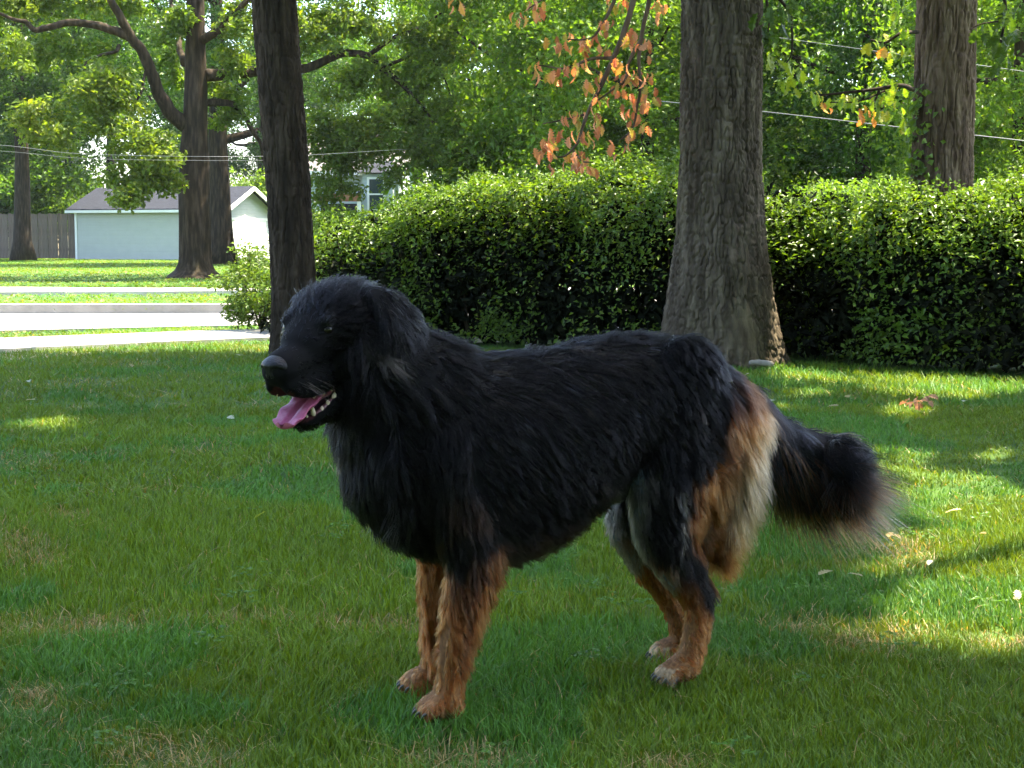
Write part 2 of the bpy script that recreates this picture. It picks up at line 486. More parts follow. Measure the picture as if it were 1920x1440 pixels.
def bg_tree(name, px, Y, H, r_trunk, crown_me, cscale, crot, ccol, label, cz=None, trunk_mat='bark_dark', lean=0.0, group='trees beyond the hedge', crown_dx=(0, 0), seg=12):
    b = np.array([(px - CX) / F_PX * Y, Y, 0.0])
    root = empty(name, b); tag(root, label, 'tree', group)
    r = np.random.default_rng(int(abs(px) * 7 + Y))
    zs = np.linspace(-0.1, H * 0.75, 14)
    path = np.column_stack([lean * zs + 0.04 * np.sin(zs * 0.9 + px), 0.03 * np.cos(zs + px), zs])
    rad = r_trunk * (1 - 0.55 * zs / (H * 0.75)) + r_trunk * 0.55 * np.exp(-np.maximum(zs, 0) / 0.3)
    parts = [tube(path, rad, seg, 0.12, int(px) % 50)]
    parts += limbs(np.array([0, 0, H * 0.22]), np.array([lean * H * 0.7, 0, H * 0.72]), 7, H * 0.32, r, r_trunk * 0.4, 0.15)
    V, Fa = join(parts)
    add('trunk', mesh_np('trunk', V, Fa, True), M[trunk_mat], root)
    c = add('crown', crown_me, M['leaf'], root, loc=(lean * H * 0.6 + crown_dx[0], crown_dx[1], cz if cz is not None else H * 0.58), rot=(0, 0, crot), scale=cscale)
    c.color = (*ccol, 1)
    return root

def crown_variant(name, n, nclump, radii, cr, L, W, base, seed, shell=0.45, low=-0.95, hang=0.0):
    r = np.random.default_rng(seed)
    p, tone, _ = clump_points(n, nclump, radii, cr, r, shell, low)
    nr, d = leaf_dirs(n, r, 1.0, 0.8)
    sz = L * (0.7 + 0.6 * r.random(n))
    return leaf_mesh(name, p, nr, d, sz, sz * W, leaf_cols(n, r, base, 0.35, 0.1, tone))

CV = [crown_variant('crown_a', 34000, 230, (5.2, 5.2, 6.0), 0.85, 0.21, 0.62, (0.095, 0.160, 0.022), 101),
      crown_variant('crown_b', 34000, 170, (5.0, 5.0, 6.2), 1.05, 0.20, 0.60, (0.090, 0.155, 0.023), 102),
      crown_variant('crown_c', 36000, 300, (5.2, 5.2, 5.6), 0.70, 0.18, 0.45, (0.100, 0.170, 0.023), 103)]

# ================================================================ TREES
def overhead_crown(root, origin, centre, radii, n, nclump, seed, base=(0.06, 0.115, 0.02), L=0.21, cr=1.0):
    """the crown high above the frame; its gaps are cut and leaves thinned to shape light on the lawn"""
    r = np.random.default_rng(seed)
    p, tone, _ = clump_points(n, nclump, radii, cr, r, 0.2, -0.75, 0.8)
    p = p + np.asarray(centre)
    # nothing of this crown hangs below its lowest boughs
    nr, d = leaf_dirs(len(p), r, 1.0, 0.6)
    sz = L * (0.75 + 0.5 * r.random(len(p)))
    k = (p[:, 2] > 3.9) & sun_keep(p) & sun_keep(p + d * sz[:, None] * .5) & sun_keep(p + d * sz[:, None])
    gx_, gy_ = to_px(p - SUN[None, :] * (p[:, 2:3] / SUN[2])); dep = (p - SUN[None, :] * (p[:, 2:3] / SUN[2]))[:, 1]
    k &= ((gx_ > -250) & (gx_ < 2250) & (dep > 1.2) & (dep < 16)) | (r.random(len(p)) < 0.3)
    p, tone, nr, d, sz = p[k], tone[k], nr[k], d[k], sz[k]
    me = leaf_mesh('crown', p - np.asarray(origin), nr, d, sz, sz * 0.7, leaf_cols(len(p), r, base, 0.3, 0.1, tone))
    o = add('crown', me, M['leaf'], root); return o

# --- the large oak right behind the dog
OAK = G(1354, 677)
oak = empty('oak_tree', OAK); tag(oak, 'large oak with flared ridged trunk standing right behind the dog', 'tree')
r_ = np.random.default_rng(5)
ex = limbs(np.array([0, 0, 3.6]), np.array([0, 0, 9.0]), 10, 5.0, r_, 0.13, 0.1)
add('trunk', trunk_mesh('trunk', lambda z: (-0.02 - 0.006 * z, 0.0), [-0.12, 0, 0.06, 0.15, 0.3, 0.46, 0.9, 1.5, 2.8, 3.6],
    [0.53, 0.50, 0.475, 0.452, 0.42, 0.392, 0.332, 0.296, 0.287, 0.285], 10.5, 0.12, na=460, dz=0.010, spacing=0.027, depth=0.031, stretch=0.36, seed=3, flare_lobes=0.10, extra=ex,
    scar=(4.95, 0.24, 0.28, 0.17)), M['bark'], oak)
overhead_crown(oak, OAK, (OAK[0] - 0.2, OAK[1] - 0.3, 8.2), (6.2, 6.2, 4.0), 42000, 260, 21)

# --- the oak behind the hedge
OAK2 = np.array([(1760 - CX) / F_PX * 14.6, 14.6, 0.0])
oak2 = empty('oak_tree', OAK2); tag(oak2, 'brown trunked oak rising from behind the hedge near the edge of the picture', 'tree')
ex = limbs(np.array([0, 0, 3.8]), np.array([0, 0, 9.0]), 9, 4.6, r_, 0.12, 0.1)
add('trunk', trunk_mesh('trunk', lambda z: (0.0, 0.0), [-0.12, 0, 0.15, 0.4, 0.9, 1.5, 2.8, 3.6],
    [0.42, 0.40, 0.36, 0.32, 0.29, 0.275, 0.266, 0.262], 10.5, 0.11, na=320, dz=0.016, spacing=0.031, depth=0.032, stretch=0.15, seed=8, flare_lobes=0.06, extra=ex), M['bark_red'], oak2)
overhead_crown(oak2, OAK2, (OAK2[0] + 0.4, OAK2[1] + 0.5, 8.4), (5.6, 5.6, 3.8), 30000, 220, 22)

# --- the slimmer trunk left of centre
LT = P(556, 658, 12.5); LT[2] = 0
slim = empty('oak_tree', LT); tag(slim, 'slim dark leaning trunk standing directly behind the head of the dog', 'tree')
ex = limbs(np.array([-0.45, 0, 3.8]), np.array([-0.8, 0, 8.4]), 8, 3.6, r_, 0.09, 0.1)
def slim_c(z):
    yy = 658 - z / 12.5 * F_PX
    pxc = np.interp(yy, [-900, 0, 200, 350, 540, 658], [480, 522, 535, 545, 552, 556])
    return ((pxc - 556) / F_PX * 12.5, 0.0)
add('trunk', trunk_mesh('trunk', slim_c, [-0.12, 0, 0.2, 0.5, 1.0, 2.8, 3.6], [0.25, 0.225, 0.195, 0.178, 0.174, 0.172, 0.168],
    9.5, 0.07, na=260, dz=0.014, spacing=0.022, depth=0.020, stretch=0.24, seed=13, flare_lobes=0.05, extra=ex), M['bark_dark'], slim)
overhead_crown(slim, LT, (LT[0] - 0.8, LT[1] + 0.3, 7.8), (4.2, 4.2, 3.0), 20000, 140, 23)

# --- unseen tree added beside the photographer so its boughs shade the near lawn
def side_tree(x, y, crown_c, radii, n, seed, label):
    b = np.array([x, y, 0.0]); root = empty('oak_tree', b); tag(root, label, 'tree', 'unseen trees added for shade beside the lawn')
    r = np.random.default_rng(seed)
    ex = limbs(np.array([0, 0, 3.4]), np.array([0, 0, 8.5]), 9, 4.6, r, 0.12, 0.1)
    add('trunk', trunk_mesh('trunk', lambda z: (0.0, 0.0), [-0.12, 0, 0.15, 0.4, 0.9, 2.8, 3.4], [0.46, 0.44, 0.39, 0.34, 0.30, 0.28, 0.27],
        10, 0.1, na=110, dz=0.03, spacing=0.05, depth=0.016, seed=seed, flare_lobes=0.08, extra=ex), M['bark'], root)
    overhead_crown(root, b, crown_c, radii, n, 240, seed + 40)
side_tree(6.2, 7.2, (5.0, 6.0, 8.0), (5.4, 5.4, 3.6), 42000, 31, 'tall unseen oak added beyond the edge of the lawn to shade the dog')

# --- the big oak across the street with its long limbs
MO = G(366, 520)
MY = float(MO[1])
mid = empty('oak_tree', MO); tag(mid, 'dark oak with long bent limbs across the street in front of the white garage', 'tree')
def mp(px, py, dy=0.0):
    return P(px, py, MY + dy) - MO
ps = MY / F_PX
path = spline([mp(366, 523), mp(366, 505), mp(366, 480), mp(365, 400), mp(364, 300), mp(366, 230), mp(367, 120), mp(366, 0), mp(362, -160), mp(360, -380)], 60)
rad = np.interp(np.linspace(0, 1, 60), [0, .06, .11, .22, .33, .45, .56, .67, .8, 1], np.array([54, 44, 36, 29, 28, 27, 22, 20, 15, 6]) * ps)
v, q, t = tube(path, rad, 40, 0.0)
bn = vnoise(np.column_stack([v[:, 0] * 9, v[:, 1] * 9, v[:, 2] * 1.6]), 4)
ctr = np.vstack([np.repeat(path, 40, 0), path[:1], path[-1:]])
v = ctr + (v - ctr) * (0.93 + 0.16 * bn[:, None])
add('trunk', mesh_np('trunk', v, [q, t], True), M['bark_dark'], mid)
LIMBS = [
    ([(352, 240, 0), (330, 222, -.2), (308, 190, -.4), (290, 150, -.6), (268, 105, -.8), (246, 72, -1.0), (225, 35, -1.2), (205, -10, -1.4), (180, -70, -1.6)], 15, 5),
    ([(246, 74, -1.0), (215, 60, -1.1), (180, 48, -1.2), (130, 42, -1.3), (90, 50, -1.4), (66, 56, -1.5), (50, 40, -1.6), (25, 38, -1.8), (-20, 20, -2)], 9, 2.5),
    ([(222, 86, -1.0), (215, 98, -1.1), (190, 104, -1.2), (168, 112, -1.3), (155, 130, -1.4)], 4, 1.5),
    ([(384, 142, 0), (430, 140, .4), (480, 134, .8), (540, 134, 1.2), (590, 124, 1.4), (640, 100, 1.5), (690, 104, 1.5), (720, 130, 1.5), (760, 165, 1.5), (790, 195, 1.5), (815, 230, 1.4)], 12, 3),
    ([(690, 104, 1.5), (740, 70, 1.6), (780, 55, 1.8), (820, 30, 2), (850, 10, 2)], 5, 1.5),
    ([(720, 126, 1.5), (760, 110, 1.7), (800, 100, 1.9), (830, 140, 2), (850, 190, 2)], 4, 1.2),
    ([(378, 75, 0), (410, 55, -.4), (445, 20, -.8), (480, -15, -1.2), (520, -50, -1.6)], 9, 3),
    ([(380, 195, 0), (415, 190, .5), (445, 205, 1), (470, 235, 1.3), (490, 275, 1.5), (500, 310, 1.6)], 8, 2.5),
    ([(350, 285, 0), (325, 296, -.5), (300, 318, -1), (270, 330, -1.4), (240, 340, -1.7)], 5, 1.5),
    ([(345, 120, 0), (335, 70, .8), (325, 20, 1.4), (310, -40, 2)], 7, 3),
    ([(275, 122, -.7), (262, 180, -.9), (245, 188, -1), (225, 205, -1.2)], 3, 1.2),
]
for ks, w0, w1 in LIMBS:
    pth = spline([mp(*k) for k in ks], 6 * len(ks))
    pth = pth + (fbm(pth * 2.2 + 5, 9, 2)[:, None] - 0.5) * 0.12
    V, Fa = join([tube(pth, np.linspace(w0, w1, len(pth)) * ps, 10, 0.14, int(w0 * 3))])
    add('limb', mesh_np('limb', V, Fa, True), M['bark_dark'], mid)
# leaf sprays where the photograph shows them: x, y, rx, ry, depth offset, leaves, tone
SPR = [(60, 225, 45, 38, -2.6, 1100, 1.5), (110, 250, 40, 30, -2.4, 800, 1.35), (170, 195, 70, 60, -2.0, 2300, 1.2), (225, 180, 55, 50, -1.8, 1500, 1.35), (95, 105, 55, 45, .6, 1300, 1.0), (150, 95, 60, 30, .8, 1000, .8),
       (200, 140, 60, 40, -1.5, 1400, .9), (255, 260, 60, 45, -1.8, 1600, 1.1), (290, 300, 55, 45, -1.8, 1500, 1.2), (240, 330, 60, 40, -2.0, 1300, .95), (250, 375, 34, 28, -2.2, 700, 1.3), (300, 345, 35, 25, -1.6, 500, 1.2),
       (20, 20, 70, 40, .4, 1500, 1.3), (60, 5, 60, 30, .4, 1000, 1.2), (150, 0, 80, 35, .6, 1500, .9), (260, 10, 70, 35, 1.2, 1200, .75), (315, 60, 45, 55, -.4, 1300, .7), (300, 130, 40, 60, .8, 1000, .6), (20, 95, 30, 45, -2.4, 700, 1.25),
       (430, 50, 50, 50, -.6, 1300, 1.2), (455, 110, 40, 45, -.2, 900, 1.0), (420, 170, 40, 30, .6, 700, .8), (440, 215, 45, 35, 1.2, 800, .75), (520, 40, 60, 50, 1.2, 1400, 1.0), (600, 60, 70, 55, 1.4, 1700, 1.0),
       (640, 30, 60, 40, 1.6, 1200, .9), (700, 45, 60, 50, 1.6, 1500, .85), (690, 150, 55, 45, 1.4, 1200, .95), (640, 165, 45, 40, 1.3, 800, 1.0), (760, 110, 60, 55, 1.7, 1500, .9), (800, 170, 60, 55, 1.6, 1500, 1.0), (740, 210, 55, 45, 1.4, 1100, 1.2),
       (820, 240, 60, 60, 1.4, 1500, .7), (840, 300, 60, 55, 1.2, 1500, .65), (880, 290, 40, 45, 1.2, 800, .9), (640, 220, 50, 40, 2, 900, .55), (620, 270, 50, 45, 2, 900, .7), (625, 330, 36, 44, 2, 800, .95), (655, 285, 45, 35, 2, 1000, .8), (610, 240, 40, 35, 2, 800, .8), (690, 232, 45, 34, 1.6, 1300, 1.1), (660, 258, 40, 30, 1.8, 900, .9), (720, 285, 36, 26, 1.6, 800, 1.1), (755, 265, 45, 50, 1.4, 1300, .9), (640, 300, 40, 36, 1.8, 900, .85), (612, 375, 26, 26, 2, 450, .9), (745, 320, 30, 35, 1.4, 500, 1.0), (665, 350, 30, 22, 1.8, 350, .9), (700, 255, 40, 25, 1.6, 400, 1.3),
       (790, 60, 55, 45, 2, 1200, .8), (850, 90, 60, 60, 2.2, 1300, .9), (520, 90, 40, 30, 1, 500, 1.0)]
pp, tt = [], []
r_ = np.random.default_rng(77)
for x, y, rx, ry, dy, n, tone in SPR:
    n = int(n * 0.62)
    c = mp(x, y, dy); R3 = np.array([rx * ps, 0.9 * (rx + ry) / 2 * ps, ry * ps])
    ns = max(3, n // 90)
    sc_ = norm(r_.normal(size=(ns, 3))) * r_.random((ns, 1)) ** 0.4 * R3 * 0.95
    idx = r_.integers(0, ns, n)
    off = norm(r_.normal(size=(n, 3))) * r_.random((n, 1)) ** 0.5 * 0.30 * np.array([1.2, 1.2, 0.8])
    pp.append(c + sc_[idx] + off); tt.append(np.full(n, tone) * (0.75 + 0.5 * r_.random(ns)[idx]))
pp = np.vstack(pp); tt = np.concatenate(tt)
nr, d = leaf_dirs(len(pp), r_, 0.9, 0.8)
sz = 0.135 * (0.7 + 0.6 * r_.random(len(pp)))
c0 = leaf_cols(len(pp), r_, (0.115, 0.165, 0.024), 0.3, 0.12)
c0 *= (0.75 + 0.25 * tt)[:, None] * np.column_stack([0.72 + 0.2 * tt, np.ones(len(tt)), np.ones(len(tt))])
cr_o = add('crown', leaf_mesh('crown', pp, nr, d, sz, sz * 0.6, c0), M['leaf'], mid); cr_o.color = (1, 1, 1, 1)
# upper crown above the frame
rr_ = np.random.default_rng(78)
p_, tone, _ = clump_points(6500, 90, (7.5, 6.5, 3.6), 1.0, rr_, 0.3, -0.6)
p_ = p_ + np.array([0.5, 0, 9.4]); nr, d = leaf_dirs(len(p_), rr_); sz = 0.24 * (0.7 + 0.6 * rr_.random(len(p_)))
uc = add('upper_crown', leaf_mesh('upper_crown', p_, nr, d, sz, sz * 0.65, leaf_cols(len(p_), rr_, (0.07, 0.12, 0.02), 0.3, 0.1, tone)), M['leaf'], mid)

# --- trees further back
TR = [  # px, Y, H, r, variant, crown scale, colour, label, crown z, trunk mat
    (48, 63, 15, .36, 0, (.95, .95, .85), (.5, .62, .6), 'dark trunked tree standing in front of the grey plank fence', 9.2, 0.0),
    (92, 74, 16, .33, 1, (1.0, 1.0, 1.0), (.45, .55, .6), 'dark tree rising straight behind the grey plank fence', 10.2, 0.0),
    (416, 54, 13, .43, 2, (.9, .9, .8), (.42, .58, .6), 'thick dark trunk between the street oak and the gable of the garage', 8.6, 0.0),
    (-90, 84, 17, .35, 2, (1.1, 1.1, 1.1), (.8, .9, .8), 'tree behind the tan house at the far end of the fence', 8, 0.0),
    (215, 92, 18, .35, 0, (1.2, 1.2, 1.25), (.45, .62, .66), 'blue green tree directly behind the garage roof', 8.2, 0.0),
    (495, 100, 18, .35, 2, (1.1, 1.1, 1.25), (.45, .64, .68), 'dark tree behind the gable end of the garage', 8.2, 0.0),
    (640, 96, 16, .35, 0, (1.1, 1.1, .95), (.6, .75, .7), 'tree whose top shows above the roof of the pale house', 8.6, 0.0),
    (845, 62, 15, .3, 2, (.85, .85, 1.1), (1.0, 1.1, .9), 'light green tree at the corner of the pale house', 7.2, 0.0),
    (1010, 40, 13, .22, 1, (.8, .8, .95), (1.15, 1.2, .9), 'yellow green tree behind the tips of the hanging brown branch', 6.2, 0.0),
    (945, 46, 13, .12, 2, (.66, .66, .95), (1.15, 1.2, .9), 'light tree with thin twin stems behind the middle of the hedge', 6.2, 0.01),
    (1100, 62, 16, .3, 0, (1.1, 1.1, 1.15), (1.05, 1.15, .95), 'broad bright tree behind the hanging brown branch', 7.4, 0.0),
    (1215, 36, 11, .2, 1, (.72, .72, .75), (1.1, 1.15, .95), 'rounded tree showing just beside the large oak trunk', 4.9, 0.0),
    (1330, 70, 17, .32, 2, (1.2, 1.2, 1.2), (.9, 1.05, .9), 'tree hidden mostly by the large oak trunk', 7.8, 0.0),
    (1480, 42, 13, .26, 0, (.85, .85, .95), (.48, .70, .56), 'deep green tree crossed by the wires between the two near oaks', 6.0, 0.0),
    (1610, 37, 12, .22, 1, (.75, .75, .88), (.52, .74, .58), 'dense deep green tree just beside the oak behind the hedge', 5.4, 0.02),
    (1720, 64, 16, .3, 2, (1.1, 1.1, 1.15), (.75, .9, .85), 'tall tree directly behind the oak that stands behind the hedge', 7.4, 0.0),
    (1905, 30, 10, .2, 1, (.55, .55, .62), (1.15, 1.2, .8), 'bright yellow green tree at the very edge of the picture', 4.3, 0.0),
    (1960, 48, 14, .28, 0, (.95, .95, 1.0), (.7, .85, .9), 'bluish tree behind the yellow green one at the edge', 6.6, 0.0),
    (2160, 36, 13, .25, 2, (.9, .9, .95), (.8, .95, .85), 'tree just out of the picture beyond the end of the hedge', 6.0, 0.0),
]
for k, (px, Y, H, r, vi, cs, cc, lab, cz, ln) in enumerate(TR):
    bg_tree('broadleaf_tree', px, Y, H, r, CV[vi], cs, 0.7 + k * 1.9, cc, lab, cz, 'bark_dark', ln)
for k, (x, y, vi, cs, cz, lab) in enumerate([(-6.5, -7, 0, (.95, .95, .9), 4.9, 'unseen tree added behind the photographer to block sky light over the lawn'), (1.5, -9.5, 1, (1.05, 1.05, .95), 5.2, 'unseen tree added straight behind the photographer to block sky light'), (9.5, -5, 2, (.95, .95, .9), 4.9, 'unseen tree added behind the photographer to block sky light beside the shade oak')]):  # unseen trees added to cut the sky light from behind the camera
    t_ = bg_tree('broadleaf_tree', 960, 40 + k, 11, .25, CV[vi], cs, k * 2.0, (.6, .7, .7), lab, cz, group='unseen trees added to block sky light'); t_.location = (x, y, 0)
# low shrubs that close the view under the crowns
SH_ME = crown_variant('shrub_crown', 14000, 90, (1.7, 1.5, 1.25), 0.42, 0.11, 0.55, (0.085, 0.15, 0.024), 140, 0.4, -0.3)
SHR = [(905, 29, .85, 'leafy shrub behind the middle of the hedge'), (1080, 25, .68, 'bright shrub peeping over the hedge below the brown leaves'),
       (1225, 24, .7, 'bright shrub peeping over the hedge beside the large oak'), (1450, 23, .68, 'shrub peeping over the hedge just past the large oak'), (1590, 24, .78, 'yellowish shrub between the two near oaks behind the hedge'),
       (1680, 20, .72, 'shrub against the foot of the brown trunked oak'), (1880, 22, .72, 'shrub behind the hedge at the edge of the picture'), (815, 44, 1.0, 'tall shrub beside the window of the pale house'),
       (1330, 33, 1.0, 'tall shrub hidden behind the large oak trunk'), (2010, 24, .8, 'shrub beyond the edge of the picture behind the hedge'), (540, 78, 1.9, 'bush beside the garage gable'), (118, 72, 1.5, 'bush in the gap between fence and garage'), (15, 72, 2.3, 'tall bush behind the fence before the tan house'), (75, 74, 1.9, 'bush behind the fence at the corner of the tan house'), (615, 36, .7, 'low bush beside the slim trunk')]
for k, (px, Y, s, lab) in enumerate(SHR):
    root = empty('shrub', ((px - CX) / F_PX * Y, Y, 0)); tag(root, lab, 'shrub', 'shrubs behind the hedge')
    c = add('foliage', SH_ME, M['leaf'], root, loc=(0, 0, 1.1 * s), rot=(0, 0, k * 1.3), scale=(s, s, s)); c.color = (1.15, 1.15, .9, 1) if k % 3 else (.85, .95, .85, 1)
    st = [tube(spline([(0, 0, -0.05), (math.cos(a) * .15, math.sin(a) * .15, .5 * s), (math.cos(a) * .55 * s, math.sin(a) * .55 * s, 1.3 * s)], 7), np.linspace(.03, .008, 7), 5) for a in (0.3, 1.7, 3.0, 4.4, 5.5)]
    V, Fa = join(st); add('stem', mesh_np('stem', V, Fa, True), M['bark_dark'], root)

# ================================================================ HEDGE
hedge = empty('hedge', (HEDGE[4][0], HEDGE[4][1], 0)); tag(hedge, 'loosely clipped small leaved hedge running behind the dog', 'hedge')
r_ = np.random.default_rng(300)
HL = np.concatenate([[0], np.cumsum(np.linalg.norm(np.diff(HEDGE, axis=0), axis=1))])
def hedge_frame(s):
    x = np.interp(s, HL, HEDGE[:, 0]); y = np.interp(s, HL, HEDGE[:, 1])
    nx_ = np.interp(s, HL, _hn[:, 0]); ny_ = np.interp(s, HL, _hn[:, 1])
    return np.column_stack([x, y, np.zeros(len(s))]), norm(np.column_stack([nx_, ny_, np.zeros(len(s))])), s
def hedge_top(s):
    x = np.interp(s, HL, HEDGE[:, 0])
    return np.interp(x, [-2.55, -2.2, -1.7, -1.0, -.2, .6, 1.4, 2.2, 3.0, 4, 6], [.55, .92, 1.10, 1.25, 1.30, 1.34, 1.30, 1.20, 1.17, 1.22, 1.24])
def hedge_shell(n, depth_pow, dmax):
    s = r_.random(n) * HL[-1]
    o, nn, _ = hedge_frame(s)
    H = hedge_top(s)
    # walk round the profile: front face, top, back face
    per = H + HEDGE_T + H * 0.5
    t = r_.random(n) * per
    t = np.where(r_.random(n) < .16, r_.random(n) * .40, t)
    w = np.where(t < H, 0.0, np.where(t < H + HEDGE_T, t - H, HEDGE_T))
    z = np.where(t < H, t, np.where(t < H + HEDGE_T, H, H - (t - H - HEDGE_T)))
    ow = np.where(t < H, -1.0, np.where(t < H + HEDGE_T, 0.0, 1.0)); oz = np.where((t >= H) & (t < H + HEDGE_T), 1.0, 0.0)
    # rounded shoulders
    e = np.minimum(np.minimum(w, HEDGE_T - w), 0.35) / 0.35
    z = z - np.where(oz > 0, 0.24 * (1 - e) ** 2, 0.0)
    f = np.clip((z - (H - 0.35)) / 0.35, 0, 1); w = w + np.where(ow < 0, 0.12 * f ** 2, 0)
    ft = np.clip(1 - z / 0.25, 0, 1); w = w + np.where(ow < 0, 0.10 * ft, 0)
    q = np.column_stack([s * 1.0, t])
    lump = (fbm(q * 2.3, 61, 3) - 0.5) * 0.42 + (fbm(q * .9 + 7, 64, 2) - 0.5) * 0.62 + (vnoise(q * 9, 62) - 0.5) * 0.12
    dep = lump - dmax * r_.random(n) ** depth_pow
    w = w + ow * dep; z = z + oz * dep
    p = o + nn * w[:, None]; p[:, 2] = z
    out = nn * ow[:, None]; out[:, 2] += oz
    return p, out, z
p1, o1, z1 = hedge_shell(120000, 1.5, 0.30)
k = (z1 > 0.03) & ((r_.random(len(z1)) < np.interp(z1, [0, .35, .65, .95], [.10, .16, .36, .9]) + (fbm(p1 * 2.4, 69, 2) - .5) * 1.5) | (z1 > 1.0)); p1, o1, z1 = p1[k], o1[k], z1[k]
nr = norm(o1 * 0.55 + np.array([0, 0, 0.75]) + r_.normal(size=p1.shape) * 0.55)
d = norm(o1 * 0.8 + np.array([0, 0, 0.35]) + r_.normal(size=p1.shape) * 0.8)
sz = 0.044 * (0.45 + 1.0 * r_.random(len(p1)))
cc = leaf_cols(len(p1), r_, (0.084, 0.152, 0.017), 0.45, 0.08)
young = (r_.random(len(p1)) < 0.35) & (fbm(p1 * 1.6, 66, 2) > 0.48); cc[young] *= np.array([1.5, 1.3, 0.9])
o_ = add('foliage', leaf_mesh('foliage', p1 - np.array(hedge.location), nr, d, sz, sz * 0.55, cc), M['hedge_leaf'], hedge)
# loose shoots standing out of the clipped top
ns_ = 900; ssh = r_.random(ns_) * HL[-1]; o_s, n_s, _ = hedge_frame(ssh); wsh = r_.random(ns_) * (HEDGE_T - .3) + .12
bsh = o_s + n_s * wsh[:, None]; bsh[:, 2] = hedge_top(ssh) - .06 + (fbm(np.column_stack([ssh * 1.0, hedge_top(ssh) + wsh]) * 2.3, 61, 3) - .5) * .42 + (fbm(np.column_stack([ssh * 1.0, hedge_top(ssh) + wsh]) * .9 + 7, 64, 2) - .5) * .62
dsh = norm(r_.normal(size=(ns_, 3)) * .32 + np.array([0, 0, 1])); lsh = .08 + .24 * r_.random(ns_) ** 2; k_s = 11
pth_ = (bsh[:, None, :] + dsh[:, None, :] * (lsh[:, None] * np.linspace(.1, 1, k_s)[None, :])[:, :, None]).reshape(-1, 3) + r_.normal(size=(ns_ * k_s, 3)) * .006
nr_s = norm(r_.normal(size=pth_.shape) * .6 + [0, 0, .6]); ds_ = norm(r_.normal(size=pth_.shape) + [0, 0, .7]); szs = .040 * (.6 + .6 * r_.random(len(pth_)))
add('young_shoots', leaf_mesh('young_shoots', pth_ - np.array(hedge.location), nr_s, ds_, szs, szs * .5, leaf_cols(len(pth_), r_, (0.095, 0.165, 0.02), .3, .12)), M['hedge_leaf'], hedge)
# inner leaves coloured near black to paint the hedge's inner shade, and twigs
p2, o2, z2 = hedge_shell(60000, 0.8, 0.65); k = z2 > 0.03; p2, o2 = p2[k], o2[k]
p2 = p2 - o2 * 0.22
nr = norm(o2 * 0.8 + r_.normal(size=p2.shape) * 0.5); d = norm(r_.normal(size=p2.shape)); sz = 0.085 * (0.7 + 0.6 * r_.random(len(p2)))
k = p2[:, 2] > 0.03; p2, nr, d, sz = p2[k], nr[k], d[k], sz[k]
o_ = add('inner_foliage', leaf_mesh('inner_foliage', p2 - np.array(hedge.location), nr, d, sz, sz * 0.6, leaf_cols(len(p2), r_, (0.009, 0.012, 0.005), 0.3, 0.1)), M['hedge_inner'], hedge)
st = []
for k in range(46):
    s = np.array([(k + r_.random()) / 46 * HL[-1]]); o, nn, _ = hedge_frame(s); o = o[0] + nn[0] * r_.uniform(.35, 1.0)
    H = float(hedge_top(s)[0]); a = r_.random() * 6.28
    for j in range(3):
        a += 2.1; e = o + np.array([math.cos(a) * .25, math.sin(a) * .25, H * .85])
        st.append(tube(spline([o + np.array([0, 0, -.05]), (o + e) / 2 + r_.normal(size=3) * .05, e], 6) - np.array(hedge.location), np.linspace(.016, .005, 6), 5))
V, Fa = join(st); o_ = add('stem', mesh_np('stem', V, Fa, True), M['bark_dark'], hedge); tag(o_, kind='stuff')
# a loose young shoot bush at the hedge's far end (left of the slim trunk)
hb = empty('shrub', (-2.5, 15.4, 0)); tag(hb, 'small loose yellow green shrub at the end of the hedge beside the slim trunk', 'shrub')
n = 5200; pts, tn, _ = clump_points(n, 46, (.42, .42, .42), .13, r_, .25, -.9); pts = pts + np.array([-0.02, 0, .42]); pts = pts[pts[:, 2] > .02]
nr, d = leaf_dirs(len(pts), r_); sz = 0.048 * (.6 + .7 * r_.random(len(pts)))
add('foliage', leaf_mesh('foliage', pts, nr, d, sz, sz * .5, leaf_cols(len(pts), r_, (.085, .145, .02), .3, .15)), M['hedge_leaf'], hb)
V, Fa = join([tube(spline([(0, 0, -.03), (math.cos(a) * .12, math.sin(a) * .12, .35), (math.cos(a) * .3, math.sin(a) * .3, .75)], 6), np.linspace(.01, .003, 6), 5) for a in np.arange(7) * .9])
add('stem', mesh_np('stem', V, Fa, True), M['bark_dark'], hb)

# ================================================================ GARAGE, FENCE, HOUSES
M['white_siding'] = None
def mat_siding(name, col, course=0.11, rough=0.55):
    m, nt, out = new_mat(name); b = principled(nt, rough, 0.3)
    n = noise_node(nt, 3.0, 4.0)
    r = ramp(nt, n.outputs['Fac'], [(0.3, tuple(c * 0.93 for c in col)), (0.7, col)])
    nt.links.new(r.outputs[0], b.inputs['Base Color'])
    tc = nt.nodes.new('ShaderNodeTexCoord'); sx = nt.nodes.new('ShaderNodeSeparateXYZ'); nt.links.new(tc.outputs['Object'], sx.inputs[0])
    dv = nt.nodes.new('ShaderNodeMath'); dv.operation = 'DIVIDE'; dv.inputs[1].default_value = course; nt.links.new(sx.outputs['Z'], dv.inputs[0])
    fr = nt.nodes.new('ShaderNodeMath'); fr.operation = 'FRACT'; nt.links.new(dv.outputs[0], fr.inputs[0])
    iv = nt.nodes.new('ShaderNodeMath'); iv.operation = 'SUBTRACT'; iv.inputs[0].default_value = 1.0; nt.links.new(fr.outputs[0], iv.inputs[1])
    bump(nt, iv.outputs[0], 1.0, 0.02, b)
    nt.links.new(b.outputs[0], out.inputs[0]); return m
M['white_siding'] = mat_siding('white_siding', (0.43, 0.45, 0.41))
M['pale_siding'] = mat_siding('pale_green_siding', (0.38, 0.44, 0.43))
M['tan_siding'] = mat_siding('tan_siding', (0.55, 0.44, 0.26))
